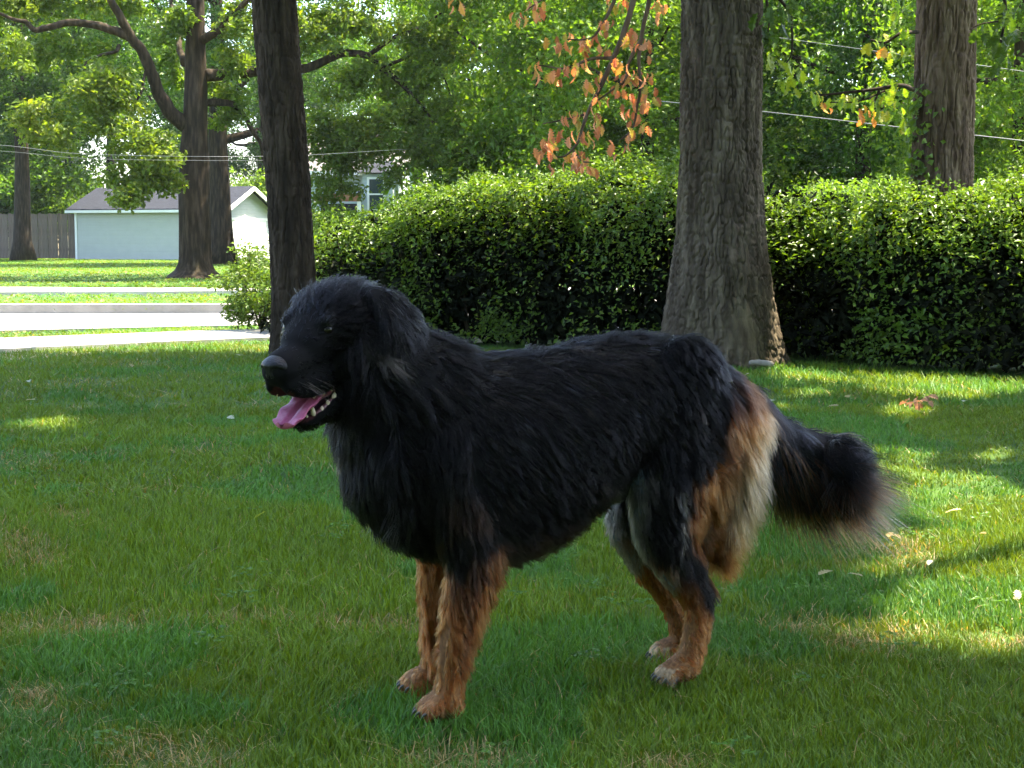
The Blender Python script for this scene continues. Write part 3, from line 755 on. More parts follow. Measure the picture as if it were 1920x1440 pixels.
M['trim'] = mat_noise('white_trim', [(0.3, (0.74, 0.74, 0.72)), (0.7, (0.80, 0.80, 0.78))], 4, 0.5, 0.3, 0.05)
M['shingle'] = mat_noise('grey_shingle', [(0.3, (0.008, 0.010, 0.017)), (0.7, (0.022, 0.025, 0.036))], 12, 0.9, 0.2, 0.5, 0.01)
M['shingle_pale'] = mat_noise('pale_shingle', [(0.3, (0.10, 0.09, 0.09)), (0.7, (0.15, 0.135, 0.135))], 12, 0.9, 0.2, 0.5, 0.01)
M['brown_wood'] = mat_noise('brown_wood', [(0.3, (0.20, 0.085, 0.04)), (0.7, (0.28, 0.13, 0.065))], 8, 0.7, 0.3, 0.2)
M['fence_wood'] = mat_noise('weathered_boards', [(0.3, (0.12, 0.092, 0.075)), (0.7, (0.20, 0.155, 0.125))], 6, 0.85, 0.2, 0.3, 0.004, (6, 6, 0.6))
def mat_glass():
    m, nt, out = new_mat('window_glass'); b = principled(nt, 0.06, 0.6); b.inputs['Base Color'].default_value = (0.03, 0.045, 0.05, 1)
    nt.links.new(b.outputs[0], out.inputs[0]); return m
M['glass'] = mat_glass()
M['dark'] = mat_noise('dark_porch_shade', [(0.3, (0.02, 0.02, 0.02)), (0.7, (0.035, 0.033, 0.03))], 5)

# garage: local x along the long side wall (towards the gable), local y away from the street
ga = np.array([(424 - CX) / F_PX * 64.0, 64.0, 0.0]); gb = np.array([(146 - CX) / F_PX * 66.2, 66.2, 0.0])
sdir = norm(ga - gb); gl = float(np.linalg.norm(ga - gb)); gw = 4.2; eh, ah = 2.12, 2.98
gar = empty('garage', gb, math.atan2(sdir[1], sdir[0])); tag(gar, 'white sided garage with grey roof behind the street oak', 'garage')
def gable_block(L, W, eave, apex, z0=-0.2):
    v = np.array([[0, 0, z0], [L, 0, z0], [L, W, z0], [0, W, z0], [0, 0, eave], [L, 0, eave], [L, W, eave], [0, W, eave], [0, W / 2, apex], [L, W / 2, apex]], float)
    f = [[0, 1, 5, 4], [2, 3, 7, 6], [1, 2, 6, 9, 5], [3, 0, 4, 8, 7], [4, 5, 9, 8], [6, 7, 8, 9], [3, 2, 1, 0]]
    me = bpy.data.meshes.new('wall'); me.from_pydata([tuple(x) for x in v], [], f); me.update(); return me
def roof_mesh(L, W, eave, apex, over=0.3, th=0.1):
    k = (apex - eave) / (W / 2); y0 = -over; z0 = eave - k * over; x0, x1 = -over, L + over
    v = [(x, y, z + d) for d in (0.02, th) for x in (x0, x1) for (y, z) in ((y0, z0), (W / 2, apex), (W + over, z0))]
    f = [[0, 1, 4, 3], [1, 2, 5, 4], [6, 9, 10, 7], [7, 10, 11, 8], [0, 3, 9, 6], [2, 8, 11, 5], [0, 6, 7, 1], [1, 7, 8, 2], [3, 4, 10, 9], [4, 5, 11, 10]]
    me = bpy.data.meshes.new('roof'); me.from_pydata(v, [], f); me.update(); return me
add('wall', gable_block(gl, gw, eh, ah), M['white_siding'], gar)
add('roof', roof_mesh(gl, gw, eh, ah, 0.28), M['shingle'], gar)
def bxo(name, b, mat, par):
    v, q = box(*b); return add(name, mesh_np(name, v, q), mat, par)
def beam(name, a, b, w, h, mat, par):
    a, b = np.asarray(a, float), np.asarray(b, float); t = norm(b - a); s = norm(np.cross(t, [0, 0, 1])); u = np.cross(s, t)
    v = np.array([p + s * w * i + u * h * j for p in (a, b) for i in (-.5, .5) for j in (-.5, .5)])
    q = np.array([[0, 1, 3, 2], [4, 6, 7, 5], [0, 2, 6, 4], [1, 5, 7, 3], [0, 4, 5, 1], [2, 3, 7, 6]])
    return add(name, mesh_np(name, v, q), mat, par)
kk = (ah - eh) / (gw / 2)
beam('bargeboard', (gl + .30, -.28, eh - kk * .28), (gl + .30, gw / 2, ah), .05, .16, M['trim'], gar)
beam('bargeboard', (gl + .30, gw / 2, ah), (gl + .30, gw + .28, eh - kk * .28), .05, .16, M['trim'], gar)
bxo('gutter', (-.28, gl + .28, -.36, -.285, eh - kk * .28 - .06, eh - kk * .28 + .05), M['trim'], gar)
bxo('corner_trim', (gl - .08, gl + .025, -.03, .06, -.1, eh - .02), M['trim'], gar)
bxo('corner_trim', (-.03, .07, -.03, .06, -.1, eh - .02), M['trim'], gar)
gd = bxo('garage_door', (gl - .02, gl + .035, .55, gw - .55, 0.02, 1.62), M['trim'], gar)
for k in range(4):
    bxo('panel', (gl + .036, gl + .055, .6, gw - .6, .06 + k * .39, .40 + k * .39), M['trim'], gd)
bxo('door_header', (gl - .02, gl + .06, .40, gw - .40, 1.63, 1.74), M['trim'], gar)
# fence
fen = empty('fence', (gb[0], gb[1] + .4, 0)); tag(fen, 'weathered grey plank fence running from the garage corner', 'fence')
bm = [mesh_np('board', *box(-.068, .068, -.011, .011, 0.03, 1.92 + 0.02 * j), False) for j in (-1, 0, 1)]
for m_ in bm: m_.materials.append(M['fence_wood'])
for k in range(58):
    o_ = add('board', bm[k % 3], None, fen, loc=(-.10 - k * .142, .012 * ((k * 7) % 3), 0), rot=(0, 0.004 * ((k * 5) % 3 - 1), 0))
for z in (.35, 1.0, 1.65):
    bxo('rail', (-8.4, 0, .04, .08, z, z + .09), M['fence_wood'], fen)
for k in range(4):
    bxo('post', (-.15 - k * 2.4 - .05, -.15 - k * 2.4 + .05, .082, .18, -.1, 1.86), M['fence_wood'], fen)
# tan house beyond the fence
th = empty('house', ((-60 - CX) / F_PX * 80, 80, 0), 0.15); tag(th, 'tan sided house showing above the fence', 'house')
add('wall', gable_block(4.4, 7, 4.3, 5.6), M['tan_siding'], th); add('roof', roof_mesh(4.4, 7, 4.3, 5.6, .4), M['shingle'], th)
w_ = bxo('window', (2.6, 3.5, -.04, .02, 1.9, 2.9), M['trim'], th); bxo('pane', (2.68, 3.42, -.055, -.042, 1.98, 2.82), M['glass'], w_)
bxo('corner_trim', (4.3, 4.45, -.04, .08, -.1, 4.2), M['trim'], th)
# pale house with the window
HY = 50.0
hp = HY / F_PX
def hx(px): return (px - CX) * hp
def hz(py): return P(960, py, HY)[2]
hs = empty('house', (hx(560), HY, 0)); tag(hs, 'pale green sided house with white framed window seen through the leaves', 'house')
x_off = hx(560)
W1 = hx(748) - x_off
add('wall', gable_block(W1, 8.0, hz(322), hz(236)), M['pale_siding'], hs)
add('roof', roof_mesh(W1, 8.0, hz(322), hz(236), .35, .12), M['shingle_pale'], hs)
bxo('gutter', (-.4, W1 + .36, -.43, -.36, hz(322) - .13, hz(322) + .01), M['trim'], hs)
# projecting bay with the window and its own small roof
bx0, bx1 = hx(686) - x_off, hx(742) - x_off
bay = bxo('bay', (bx0, bx1, -.8, .05, -.1, hz(328)), M['pale_siding'], hs)
me = bpy.data.meshes.new('bay_roof'); zt = hz(326)
me.from_pydata([(bx0 - .15, -.98, zt), (bx1 + .15, -.98, zt), (bx1 + .15, -.02, zt), (bx0 - .15, -.02, zt), (bx0 + .35, -.05, zt + .42), (bx1 - .1, -.05, zt + .42)], [], [[0, 1, 5, 4], [1, 2, 5], [0, 4, 3], [3, 2, 1, 0], [2, 3, 4, 5]]); me.update()
add('bay_roof', me, M['shingle'], hs)
wx0, wx1, wz0, wz1 = hx(699) - x_off, hx(724) - x_off, hz(393), hz(338)
win = bxo('window', (wx0 - .07, wx1 + .07, -.86, -.78, wz0 - .07, wz1 + .07), M['trim'], hs)
bxo('pane', (wx0, wx1, -.875, -.862, wz0, (wz0 + wz1) / 2 - .025), M['glass'], win)
bxo('pane', (wx0, wx1, -.875, -.862, (wz0 + wz1) / 2 + .025, wz1), M['glass'], win)
bxo('sash_rail', (wx0, wx1, -.89, -.864, (wz0 + wz1) / 2 - .022, (wz0 + wz1) / 2 + .022), M['trim'], win)
bxo('porch_beam', (hx(600) - x_off, hx(684) - x_off, -1.1, -.9, hz(379), hz(365)), M['brown_wood'], hs)
bxo('porch_shade', (hx(604) - x_off, hx(682) - x_off, -.03, -.005, -.05, hz(382)), M['dark'], hs)  # dark sheet on the wall, painting the shade under the porch
for px in (603, 681):
    bxo('porch_post', (hx(px) - x_off - .06, hx(px) - x_off + .06, -1.08, -.92, -.1, hz(379)), M['trim'], hs)
w2 = bxo('window', (hx(672) - x_off, hx(684) - x_off, -.05, .0, hz(366), hz(350)), M['trim'], hs); bxo('pane', (hx(673) - x_off, hx(683) - x_off, -.06, -.052, hz(365), hz(351)), M['glass'], w2)

# ================================================================ OVERHEAD WIRES
M['wire'] = mat_noise('pale_wire', [(0.3, (0.07, 0.085, 0.085)), (0.7, (0.09, 0.105, 0.105))], 3, 0.45, 0.5, 0)
def wire(keys, r, label):
    pth = spline([P(*k) for k in keys], 12 * len(keys))
    c = pth[len(pth) // 2].copy(); v, f = join([tube(pth - c, np.full(len(pth), r), 6)])
    tag(add('power_line', mesh_np('power_line', v, f, True), M['wire'], None, c), label, 'wire', 'overhead wires')
wire([(-400, 240, 25), (0, 272, 26), (170, 289, 26.5), (500, 293, 27.5), (740, 281, 34), (860, 274, 55), (1000, 268, 80)], .0035, 'long pale wire crossing behind the street oak and the slim trunk')
wire([(1240, 190, 24), (1420, 208, 23.6), (1710, 241, 23), (1920, 264, 22.6), (2300, 310, 22)], .0065, 'lowest pale wire passing behind both near oaks')
wire([(1300, 48, 25), (1455, 70, 24.6), (1650, 97, 24), (1920, 134, 23.4), (2300, 190, 22.6)], .0045, 'upper pale wire between the large oak and the brown trunked oak')
wire([(-400, 258, 26), (0, 283, 27), (160, 297, 27.4), (400, 301, 28), (545, 300, 28.5)], .003, 'thin second wire just below the long pale wire')

# ================================================================ LEAFY SPRIGS OF THE NEAR OAKS
def lobed_leaf(name, L, curl, fold, seed, wscale=1.0):
    t = np.array([0, .10, .19, .27, .38, .47, .60, .69, .80, .90, 1.0]); w = np.array([.015, .09, .20, .11, .28, .15, .33, .18, .25, .13, .0]) * wscale
    r = np.random.default_rng(seed); V = []
    for ti, wi in zip(t, w):
        z = -curl * ti ** 2; x = ti * (1 - 0.25 * curl * ti)
        for s in (-1, 0, 1):
            V.append(((x + (0.05 if s else 0)) * L, s * wi * math.cos(fold) * L * r.uniform(.85, 1.15), (z + abs(s) * wi * math.sin(fold) + r.normal() * .012) * L))
    f = []
    for i in range(len(t) - 1):
        a = i * 3; f += [(a, a + 1, a + 4, a + 3), (a + 1, a + 2, a + 5, a + 4)]
    me = bpy.data.meshes.new(name); me.from_pydata(V, [], f); me.update()
    a = me.attributes.new('Col', 'FLOAT_COLOR', 'POINT'); c = np.ones((len(V), 4), np.float32); a.data.foreach_set('color', c.ravel())
    return me
LEAF_DEAD = [lobed_leaf('dead_leaf', 1.0, .50 + .2 * k, .70 - .2 * k, 400 + k, 1.15) for k in range(3)]
LEAF_LIVE = [lobed_leaf('oak_leaf', 1.0, .25 + .1 * k, .3, 410 + k) for k in range(3)]
for m_ in LEAF_DEAD: m_.materials.append(M['dead_leaf'])
for m_ in LEAF_LIVE: m_.materials.append(M['leaf'])
def sprig(tree, origin, part, twigs, leaves, Y, size, cols, per, metas, seed, mat='bark_dark', spread=14, droop=-0.9, yspread=0.25):
    r = np.random.default_rng(seed); st = []
    for ks, w0, w1 in twigs:
        pth = spline([P(k[0], k[1], Y + (k[2] if len(k) > 2 else 0)) - origin for k in ks], 7 * len(ks))
        st.append(tube(pth, np.linspace(w0, w1, len(pth)) * Y / F_PX, 6, .15))
    V, Fa = join(st); br = add(part, mesh_np(part, V, Fa, True), M[mat], tree)
    for (px, py) in leaves:
        for k in range(per if isinstance(per, int) else int(r.choice(per))):
            p = P(px + r.normal() * spread * .5, py + r.normal() * spread * .5, Y + r.normal() * yspread) - origin
            s = size * r.uniform(.75, 1.2)
            o = add('leaf', metas[int(r.integers(len(metas)))], None, br, loc=p,
                    rot=(r.normal() * .6, -droop * -1 * r.uniform(.6, 1.3) if False else r.uniform(.5, 1.4), r.random() * 6.28), scale=(s, s, s))
            c = np.array(cols[int(r.integers(len(cols)))]) * r.uniform(.75, 1.2); o.color = (*np.clip(c, 0, 1), 1)
    return br
DEAD = [(1009, 16), (998, 4), (982, 33), (1147, 8), (1160, 4), (1237, 3), (1137, 41), (1130, 52), (1183, 62), (1190, 70), (1042, 77), (1104, 73), (1072, 68), (1098, 86), (1131, 93), (1091, 116), (1066, 123), (1036, 134), (1049, 142), (1008, 126), (1126, 135), (1158, 111),
        (1210, 138), (1184, 135), (1175, 156), (1104, 163), (1150, 163), (1217, 173), (1188, 179), (1207, 190), (1175, 211), (1126, 184), (1115, 214), (1120, 233), (1068, 214), (1082, 220), (1093, 249), (1083, 240), (1047, 246), (1204, 228), (1185, 249), (1146, 268), (1020, 268), (1011, 280), (1034, 292), (1028, 262), (1093, 280), (1074, 287), (1076, 306), (1110, 309), (855, 2), (1210, 75)]
ORG = [(.58, .23, .09), (.62, .28, .11), (.46, .16, .07), (.54, .32, .08), (.40, .17, .08), (.40, .34, .06), (.58, .29, .15)]
br = sprig(oak, OAK, 'dead_branch', [
    ([(1330, -420), (1260, -250), (1210, -90), (1188, 0), (1170, 60), (1150, 110), (1125, 165), (1105, 205), (1092, 240), (1083, 268), (1060, 292), (1036, 294)], 7.5, 1.4),
    ([(1225, -100), (1217, 0), (1206, 50), (1198, 110), (1201, 160), (1195, 200), (1186, 240), (1164, 262)], 5, 1.4),
    ([(1170, -40), (1148, 10), (1130, 45), (1106, 72), (1060, 74)], 4, 1.2), ([(1150, 110), (1110, 110), (1060, 128), (1010, 122)], 4, 1.2),
    ([(1205, 70), (1180, 115), (1172, 150), (1152, 166), (1118, 190)], 4, 1.4), ([(1072, 280), (1092, 302), (1112, 304)], 2.5, 1.2), ([(1095, 215), (1060, 224), (1018, 232)], 2.5, 1), ([(1140, -60), (1050, -20), (985, 20)], 3.5, 1.2)],
    DEAD, 11.0, .074, ORG, [5, 6, 6], LEAF_DEAD, 501, spread=16, mat='bark_red')
br['label'] = 'hanging branch of dead orange brown leaves'
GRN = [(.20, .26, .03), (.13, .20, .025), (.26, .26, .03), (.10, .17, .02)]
br = sprig(oak2, OAK2, 'leafy_branch', [([(1712, 168, .3), (1690, 160), (1650, 166), (1600, 172), (1540, 178), (1520, 172)], 5, 1.3), ([(1650, 166), (1640, 190), (1632, 215)], 2.5, 1), ([(1720, 60, .4), (1690, 62), (1660, 80), (1632, 74)], 4, 1.3)],
           [(1522, 173), (1535, 178), (1573, 179), (1590, 184), (1600, 175), (1633, 206), (1655, 209), (1644, 184), (1660, 152), (1687, 157), (1675, 175), (1690, 210), (1638, 76), (1692, 54), (1680, 30), (1650, 66), (1680, 100), (1700, 240), (1695, 90)], 13.9, .105, GRN, [4, 5, 5], LEAF_LIVE, 502, spread=14)
br = sprig(oak2, OAK2, 'leafy_branch', [([(1660, 170), (1610, 190), (1556, 192)], 2, 1)], [(1552, 195), (1548, 203), (1614, 200), (1616, 216), (1638, 222), (1662, 86), (1670, 92), (1625, 205)], 13.8, .095, [(.50, .22, .05), (.55, .36, .05), (.42, .16, .05)], [1, 2], LEAF_DEAD + LEAF_LIVE, 503, spread=10)
br['label'] = 'yellowed and browning leaves'
br = sprig(oak, OAK, 'leafy_branch', [([(1400, -120), (1440, -30), (1478, 20), (1485, 60), (1484, 100), (1475, 118)], 4, 1.2)], [(1446, 95), (1454, 114), (1473, 111), (1489, 118), (1500, 130), (1489, 162), (1480, 148), (1470, 140), (1530, 128)], 11.6, .12, GRN[:2] + [(.16, .2, .03)], [1, 2], LEAF_LIVE, 504, spread=9)
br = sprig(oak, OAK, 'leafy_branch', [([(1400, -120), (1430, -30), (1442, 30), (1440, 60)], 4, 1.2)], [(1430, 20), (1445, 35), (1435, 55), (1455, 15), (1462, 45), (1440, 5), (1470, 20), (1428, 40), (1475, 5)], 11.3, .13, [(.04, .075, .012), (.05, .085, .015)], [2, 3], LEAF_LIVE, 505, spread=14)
br = sprig(oak2, OAK2, 'leafy_branch', [([(1800, -160, .6), (1860, -60), (1885, 10), (1878, 70), (1868, 100)], 5, 1.3), ([(1860, -40), (1915, -5), (1925, 30)], 3, 1.2), ([(1872, 40), (1840, 45), (1818, 55)], 2, 1)],
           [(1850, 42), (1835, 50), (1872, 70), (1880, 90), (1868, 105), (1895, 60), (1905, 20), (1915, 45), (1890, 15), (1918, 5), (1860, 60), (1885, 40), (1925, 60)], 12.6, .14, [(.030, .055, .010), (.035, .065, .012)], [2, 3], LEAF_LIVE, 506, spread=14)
# a vine climbing the edge of the brown trunk
r_ = np.random.default_rng(520); n = 260
zz = r_.uniform(.9, 2.3, n); aa = 3.5 + r_.normal(size=n) * .35
pv = np.column_stack([np.cos(aa) * (.30 + .06 * r_.random(n)), np.sin(aa) * (.30 + .06 * r_.random(n)), zz])
nr = norm(np.column_stack([np.cos(aa), np.sin(aa), np.full(n, .5)]) + r_.normal(size=(n, 3)) * .4); sz = .07 * (.6 + .7 * r_.random(n))
vo = add('vine', leaf_mesh('vine', pv, nr, norm(r_.normal(size=(n, 3)) + [0, 0, -.6]), sz, sz * .8, leaf_cols(n, r_, (.10, .17, .025), .3, .2)), M['leaf'], oak2)

# ================================================================ GRASS
DRY = [(150, 1158, 190, 26), (450, 1150, 160, 20), (700, 1160, 130, 18), (1640, 1190, 110, 34), (340, 1395, 150, 46), (60, 1290, 55, 26), (1500, 1160, 70, 18), (40, 1010, 70, 40), (1890, 1190, 60, 14), (1700, 1020, 70, 30), (860, 1410, 120, 30), (1250, 1420, 90, 18), (120, 960, 60, 14)]
def grass_zone(y0, y1, dens, L, W, px0, px1, seg, seed, flop=1.0):
    r = np.random.default_rng(seed)
    k0, k1 = (px0 - CX) / F_PX, (px1 - CX) / F_PX
    A = (k1 - k0) * (y1 * y1 - y0 * y0) / 2
    n = int(A * dens)
    Y = np.sqrt(y0 * y0 + r.random(n) * (y1 * y1 - y0 * y0)); X = Y * (k0 + (k1 - k0) * r.random(n))
    # blades grow in small tufts
    ntu = n // 9; ty = np.sqrt(y0 * y0 + r.random(ntu) * (y1 * y1 - y0 * y0)); tx = ty * (k0 + (k1 - k0) * r.random(ntu))
    m = r.random(n) < 0.72; idx = r.integers(0, ntu, n)
    X = np.where(m, tx[idx] + r.normal(size=n) * W * 5, X); Y = np.where(m, ty[idx] + r.normal(size=n) * W * 5, Y)
    ok = np.ones(n, bool)
    for pl in (SW, RD, FS): ok &= ~in_poly(X, Y, np.array(pl))
    ok &= ~(in_poly(X, Y, HEDGE_POLY) & (r.random(n) < .9)); ok &= (X - OAK[0]) ** 2 + (Y - OAK[1]) ** 2 > .18
    X, Y, idx, m = X[ok], Y[ok], idx[ok], m[ok]; n = len(X)
    q = np.column_stack([X, Y])
    px, py = to_px(np.column_stack([X, Y, np.zeros(n)]))
    w = (fbm(q * 4.5, 91, 3) - .5) * 1.6
    dry = np.zeros(n)
    for cx, cy, rx, ry in DRY: dry = np.maximum(dry, np.clip(1.25 - np.sqrt(((px - cx) / rx) ** 2 + ((py - cy) / ry) ** 2) + w * .8, 0, 1))
    dry = np.maximum(dry, np.clip((fbm(q * 1.4, 93, 3) - .66) * 3.0, 0, .35))
    big = fbm(q * 1.1, 95, 3); blue = fbm(q * 2.3, 97, 3)
    ln = L * (.55 + .75 * r.random(n)) * (.72 + .56 * big) * (1 - .25 * dry)
    for ppx, ppy in ((834, 1338), (797, 1306), (1277, 1262), (1264, 1240)):
        g_ = G(ppx, ppy); ln = ln * (1 + .45 * np.exp(-(((X - g_[0]) / .10) ** 2 + ((Y - g_[1] + .03) / .10) ** 2)))
    base = np.array([.088, .184, .019])[None] * (.8 + .55 * (big[:, None] - .3)) * (.72 + .56 * r.random((n, 1)))
    base = base * np.where(blue[:, None] > .52, np.array([[.78, 1.0, 1.5]]), np.array([[1.15, 1.0, .75]]))
    dc = np.array([.30, .235, .115])[None] * (.65 + .6 * r.random((n, 1)))
    isd = (r.random(n) < dry * .50 + .035)[:, None]
    col = np.where(isd, dc, base * (1 - .3 * dry[:, None]) + dry[:, None] * .3 * np.array([[.13, .13, .05]]))
    a = r.random(n) * 6.283; ta = r.random(ntu)[idx] * 6.283
    lean = np.column_stack([np.cos(a) + .6 * np.cos(ta) * m, np.sin(a) + .6 * np.sin(ta) * m, np.zeros(n)])
    lm = (.18 + .55 * r.random(n) ** 1.5)[:, None] * flop * ln[:, None] * (1 + 1.1 * isd)
    side = norm(np.column_stack([-np.sin(a + r.normal(size=n)), np.cos(a), np.zeros(n)])) * (W * (.6 + .8 * r.random(n)))[:, None] * .5
    b = np.column_stack([X, Y, np.full(n, -.025) + (fbm(q * .6, 3) - .5) * .05 * 0])
    up = np.array([0, 0, 1.0])
    h = ln[:, None] * np.where(isd, .75, 1.0) / (0.4 + .6 * flop)
    if seg == 2:
        v = np.stack([b - side, b + side, b + up * h * .55 + lean * lm * .3 - side * .8, b + up * h * .55 + lean * lm * .3 + side * .8, b + up * h * .96 + lean * lm], 1)
        o = np.arange(n)[:, None] * 5
        f = np.vstack([o + np.array([[0, 1, 3]]), o + np.array([[0, 3, 2]]), o + np.array([[2, 3, 4]])]); kk_ = 5
    else:
        v = np.stack([b - side, b + side, b + up * h * .95 + lean * lm * .8], 1); o = np.arange(n)[:, None] * 3
        f = o + np.array([[0, 1, 2]]); kk_ = 3
    return v.reshape(-1, 3), f, np.repeat(col, kk_, 0)
GZ = [grass_zone(1.9, 3.6, 20000, .041, .0026, -260, 2180, 2, 601, 1.15), grass_zone(3.6, 5.4, 12500, .041, .0032, -260, 2180, 2, 602), grass_zone(5.4, 8.5, 4800, .046, .0050, -300, 2220, 2, 603, 1.35),
      grass_zone(8.5, 13.5, 1900, .062, .0085, -320, 2300, 1, 604, 1.7), grass_zone(13.5, 22, 900, .07, .014, -400, 760, 1, 605, 2.6), grass_zone(22, 70, 110, .09, .035, -200, 680, 1, 606, 3.0)]
V, Fs, Cs, off = [], [], [], 0
for v, f, c in GZ:
    V.append(v); Fs.append(f + off); Cs.append(c); off += len(v)
gr = add('grass', mesh_np('grass', np.vstack(V), np.vstack(Fs), False, np.vstack(Cs)), M['grass']); tag(gr, 'mown green grass with dry brownish patches', 'grass', kind='stuff')
del V, Fs, Cs, GZ

r_ = np.random.default_rng(650); cp_, cn_ = [], 0
for k in range(55):
    Yc = r_.uniform(2.6, 7.5); Xc = Yc * r_.uniform(-.36, .36); m_ = int(r_.integers(5, 16))
    cp_.append(np.column_stack([Xc + r_.normal(size=m_) * .028, Yc + r_.normal(size=m_) * .028, .022 + .018 * r_.random(m_)]))
cp_ = np.repeat(np.vstack(cp_), 3, 0); a_ = np.tile([0, 2.094, 4.189], len(cp_) // 3) + np.repeat(r_.random(len(cp_) // 3) * 6.28, 3)
nr_ = norm(np.column_stack([np.cos(a_) * -.25, np.sin(a_) * -.25, np.ones(len(a_))]) + r_.normal(size=(len(a_), 3)) * .12)
co_ = add('clover', leaf_mesh('clover', cp_, nr_, np.column_stack([np.cos(a_), np.sin(a_), np.full(len(a_), .15)]), .011, .010, leaf_cols(len(a_), r_, (.060, .140, .018), .3, .05)), M['leaf']); tag(co_, 'small round clover leaves growing among the grass', 'clover', kind='stuff')
# ================================================================ SMALL THINGS ON THE LAWN
FL = [lobed_leaf('fallen', 1.0, .15, .25, 420 + k) for k in range(3)]
for m_ in FL: m_.materials.append(M['dead_leaf'])
r_ = np.random.default_rng(700)
def fallen(px, py, size, col, label, group=None):
    p = G(px, py, .035); o = add('fallen_leaf', FL[int(r_.integers(3))], None, None, p, (r_.normal() * .3, r_.normal() * .3, r_.random() * 6.28), (size,) * 3)
    o.color = (*col, 1); tag(o, label, 'leaf', group)
for px, py, lb in [(70, 667, 'pale leaf nearest the pavement at the edge of the picture'), (245, 683, 'pale leaf midway between picture edge and nose, close to the pavement'), (48, 751, 'pale leaf just above the small sun fleck at the lawn edge'), (55, 717, 'pale leaf between the pavement leaf and the sun fleck'),
                   (450, 667, 'pale leaf on the lawn straight before the nose of the dog'), (440, 785, 'pale leaf on the lawn level with the tongue of the dog'), (1455, 750, 'pale leaf on the lawn just behind the rump of the dog'), (1550, 763, 'pale leaf on the lawn above the root of the tail'),
                   (1812, 751, 'pale leaf beyond the brown leaf heap towards the picture edge'), (1585, 742, 'pale leaf between the tail and the hedge foot'), (1405, 700, 'pale leaf right beside the bleached stick')]:
    fallen(px, py, .062, (.36, .40, .30), lb, 'pale leaves on the shaded lawn')
for px, py, s, lb in [(1805, 955, .10, 'largest bleached leaf at the far side of the sunny patch'), (1672, 998, .07, 'bleached leaf beside the tip of the tail in the sun'), (1905, 1105, .06, 'bleached leaf in the sun at the picture edge'), (1913, 1120, .05, 'smaller bleached leaf just below the one at the sunny picture edge'),
                      (1690, 1010, .06, 'bleached leaf just below the one beside the tail tip'), (1850, 1000, .05, 'small bleached leaf below the largest one in the sunny patch'), (1740, 1060, .05, 'small bleached leaf in the middle of the sunny patch')]:
    fallen(px, py, s * .62, (.46, .44, .30), lb, 'bleached leaves in the sunny patch')
fallen(1562, 1070, .05, (.38, .42, .34), 'greyish leaf lying under the tip of the tail')
fallen(1590, 1075, .04, (.38, .42, .34), 'small greyish curl of leaf next to the leaf under the tail')
fallen(500, 958, .05, (.22, .32, .03), 'single bright yellow green leaf in the grass before the dog')
hp_ = G(1725, 775); heap = empty('leaf_heap', hp_); tag(heap, 'small heap of dry brown leaves on the lawn near the hedge', 'leaves')
for k in range(14):
    s = r_.uniform(.038, .062)
    o = add('leaf', LEAF_DEAD[k % 3], None, heap, (r_.normal() * .055, r_.normal() * .05, .05 + .015 * (k % 3)), (r_.normal() * .5, r_.normal() * .5, r_.random() * 6.28), (s,) * 3); o.color = (*(np.array((.26, .15, .085)) * r_.uniform(.7, 1.4)), 1)
sp = G(1427, 693); pth = spline([(-.085, 0, .045), (-.03, .01, .05), (.04, 0, .045), (.085, -.015, .04)], 14)
V, Fa = join([tube(pth, np.array([.014, .020, .021, .019, .02, .022, .02, .021, .02, .02, .018, .02, .018, .012]), 12, .22, 5)])
tag(add('stick', mesh_np('stick', V, Fa, True), mat_noise('bleached_wood', [(.3, (.16, .14, .11)), (.7, (.26, .24, .20))], 14, .85, .2, .5, .004, (1, 1, 1)), None, sp, (0, 0, -.3)), 'short bleached piece of stick at the foot of the large oak', 'stick')

# ================================================================ DOG
TH = math.radians(25)
DF = np.array([-math.cos(TH), -math.sin(TH), 0]); DL = np.array([math.sin(TH), -math.cos(TH), 0])
DO = (G(834, 1338) + G(797, 1306)) / 2; DO[2] = 0
def SD(px, py, v=0.0):
    """photograph pixel -> dog coordinates (u forward, v to the dog's left, z up) on the upright plane at lateral offset v"""
    d = ray(px, py); o = np.array([0, 0, CAM_H])
    t = (np.dot(DO, DL) + v - np.dot(o, DL)) / np.dot(d, DL)
    p = o + d * t
    return np.array([np.dot(p - DO, DF), v, p[2]])
ELL = []          # (centre, R 3x3 columns=axes, radii, label)
T_, N_, H_, MZ_, JW_, EA_, FL_, HL_, TL_ = range(9)
I3 = np.eye(3)
def chain(keys, label, R=I3, step=0.012):
    """keys rows: centre(3) radii(3)"""
    k = np.asarray(keys, float)
    seg = np.linalg.norm(np.diff(k[:, :3], axis=0), axis=1).sum()
    n = max(int(seg / step), len(k) * 3)
    for row in spline(k, n):
        ELL.append((row[:3], R, np.maximum(row[3:6], 0.004), label))
# torso: px, top y, bottom y, half width, radius along body
TOR = [(712, 790, 975, .085, .07), (775, 705, 1025, .125, .085), (845, 664, 1045, .145, .085), (920, 662, 1052, .152, .08), (1000, 657, 1024, .153, .08), (1075, 643, 968, .148, .08),
       (1145, 628, 908, .134, .08), (1215, 627, 880, .130, .085), (1285, 648, 905, .128, .085), (1345, 692, 880, .110, .075), (1385, 735, 840, .075, .05)]
ks = []
for px, y0, y1, hw, ru in TOR:
    a, b = SD(px, y0), SD(px, y1); c = (a + b) / 2; ks.append([*c, ru, hw, (a[2] - b[2]) / 2])
chain(ks, T_)
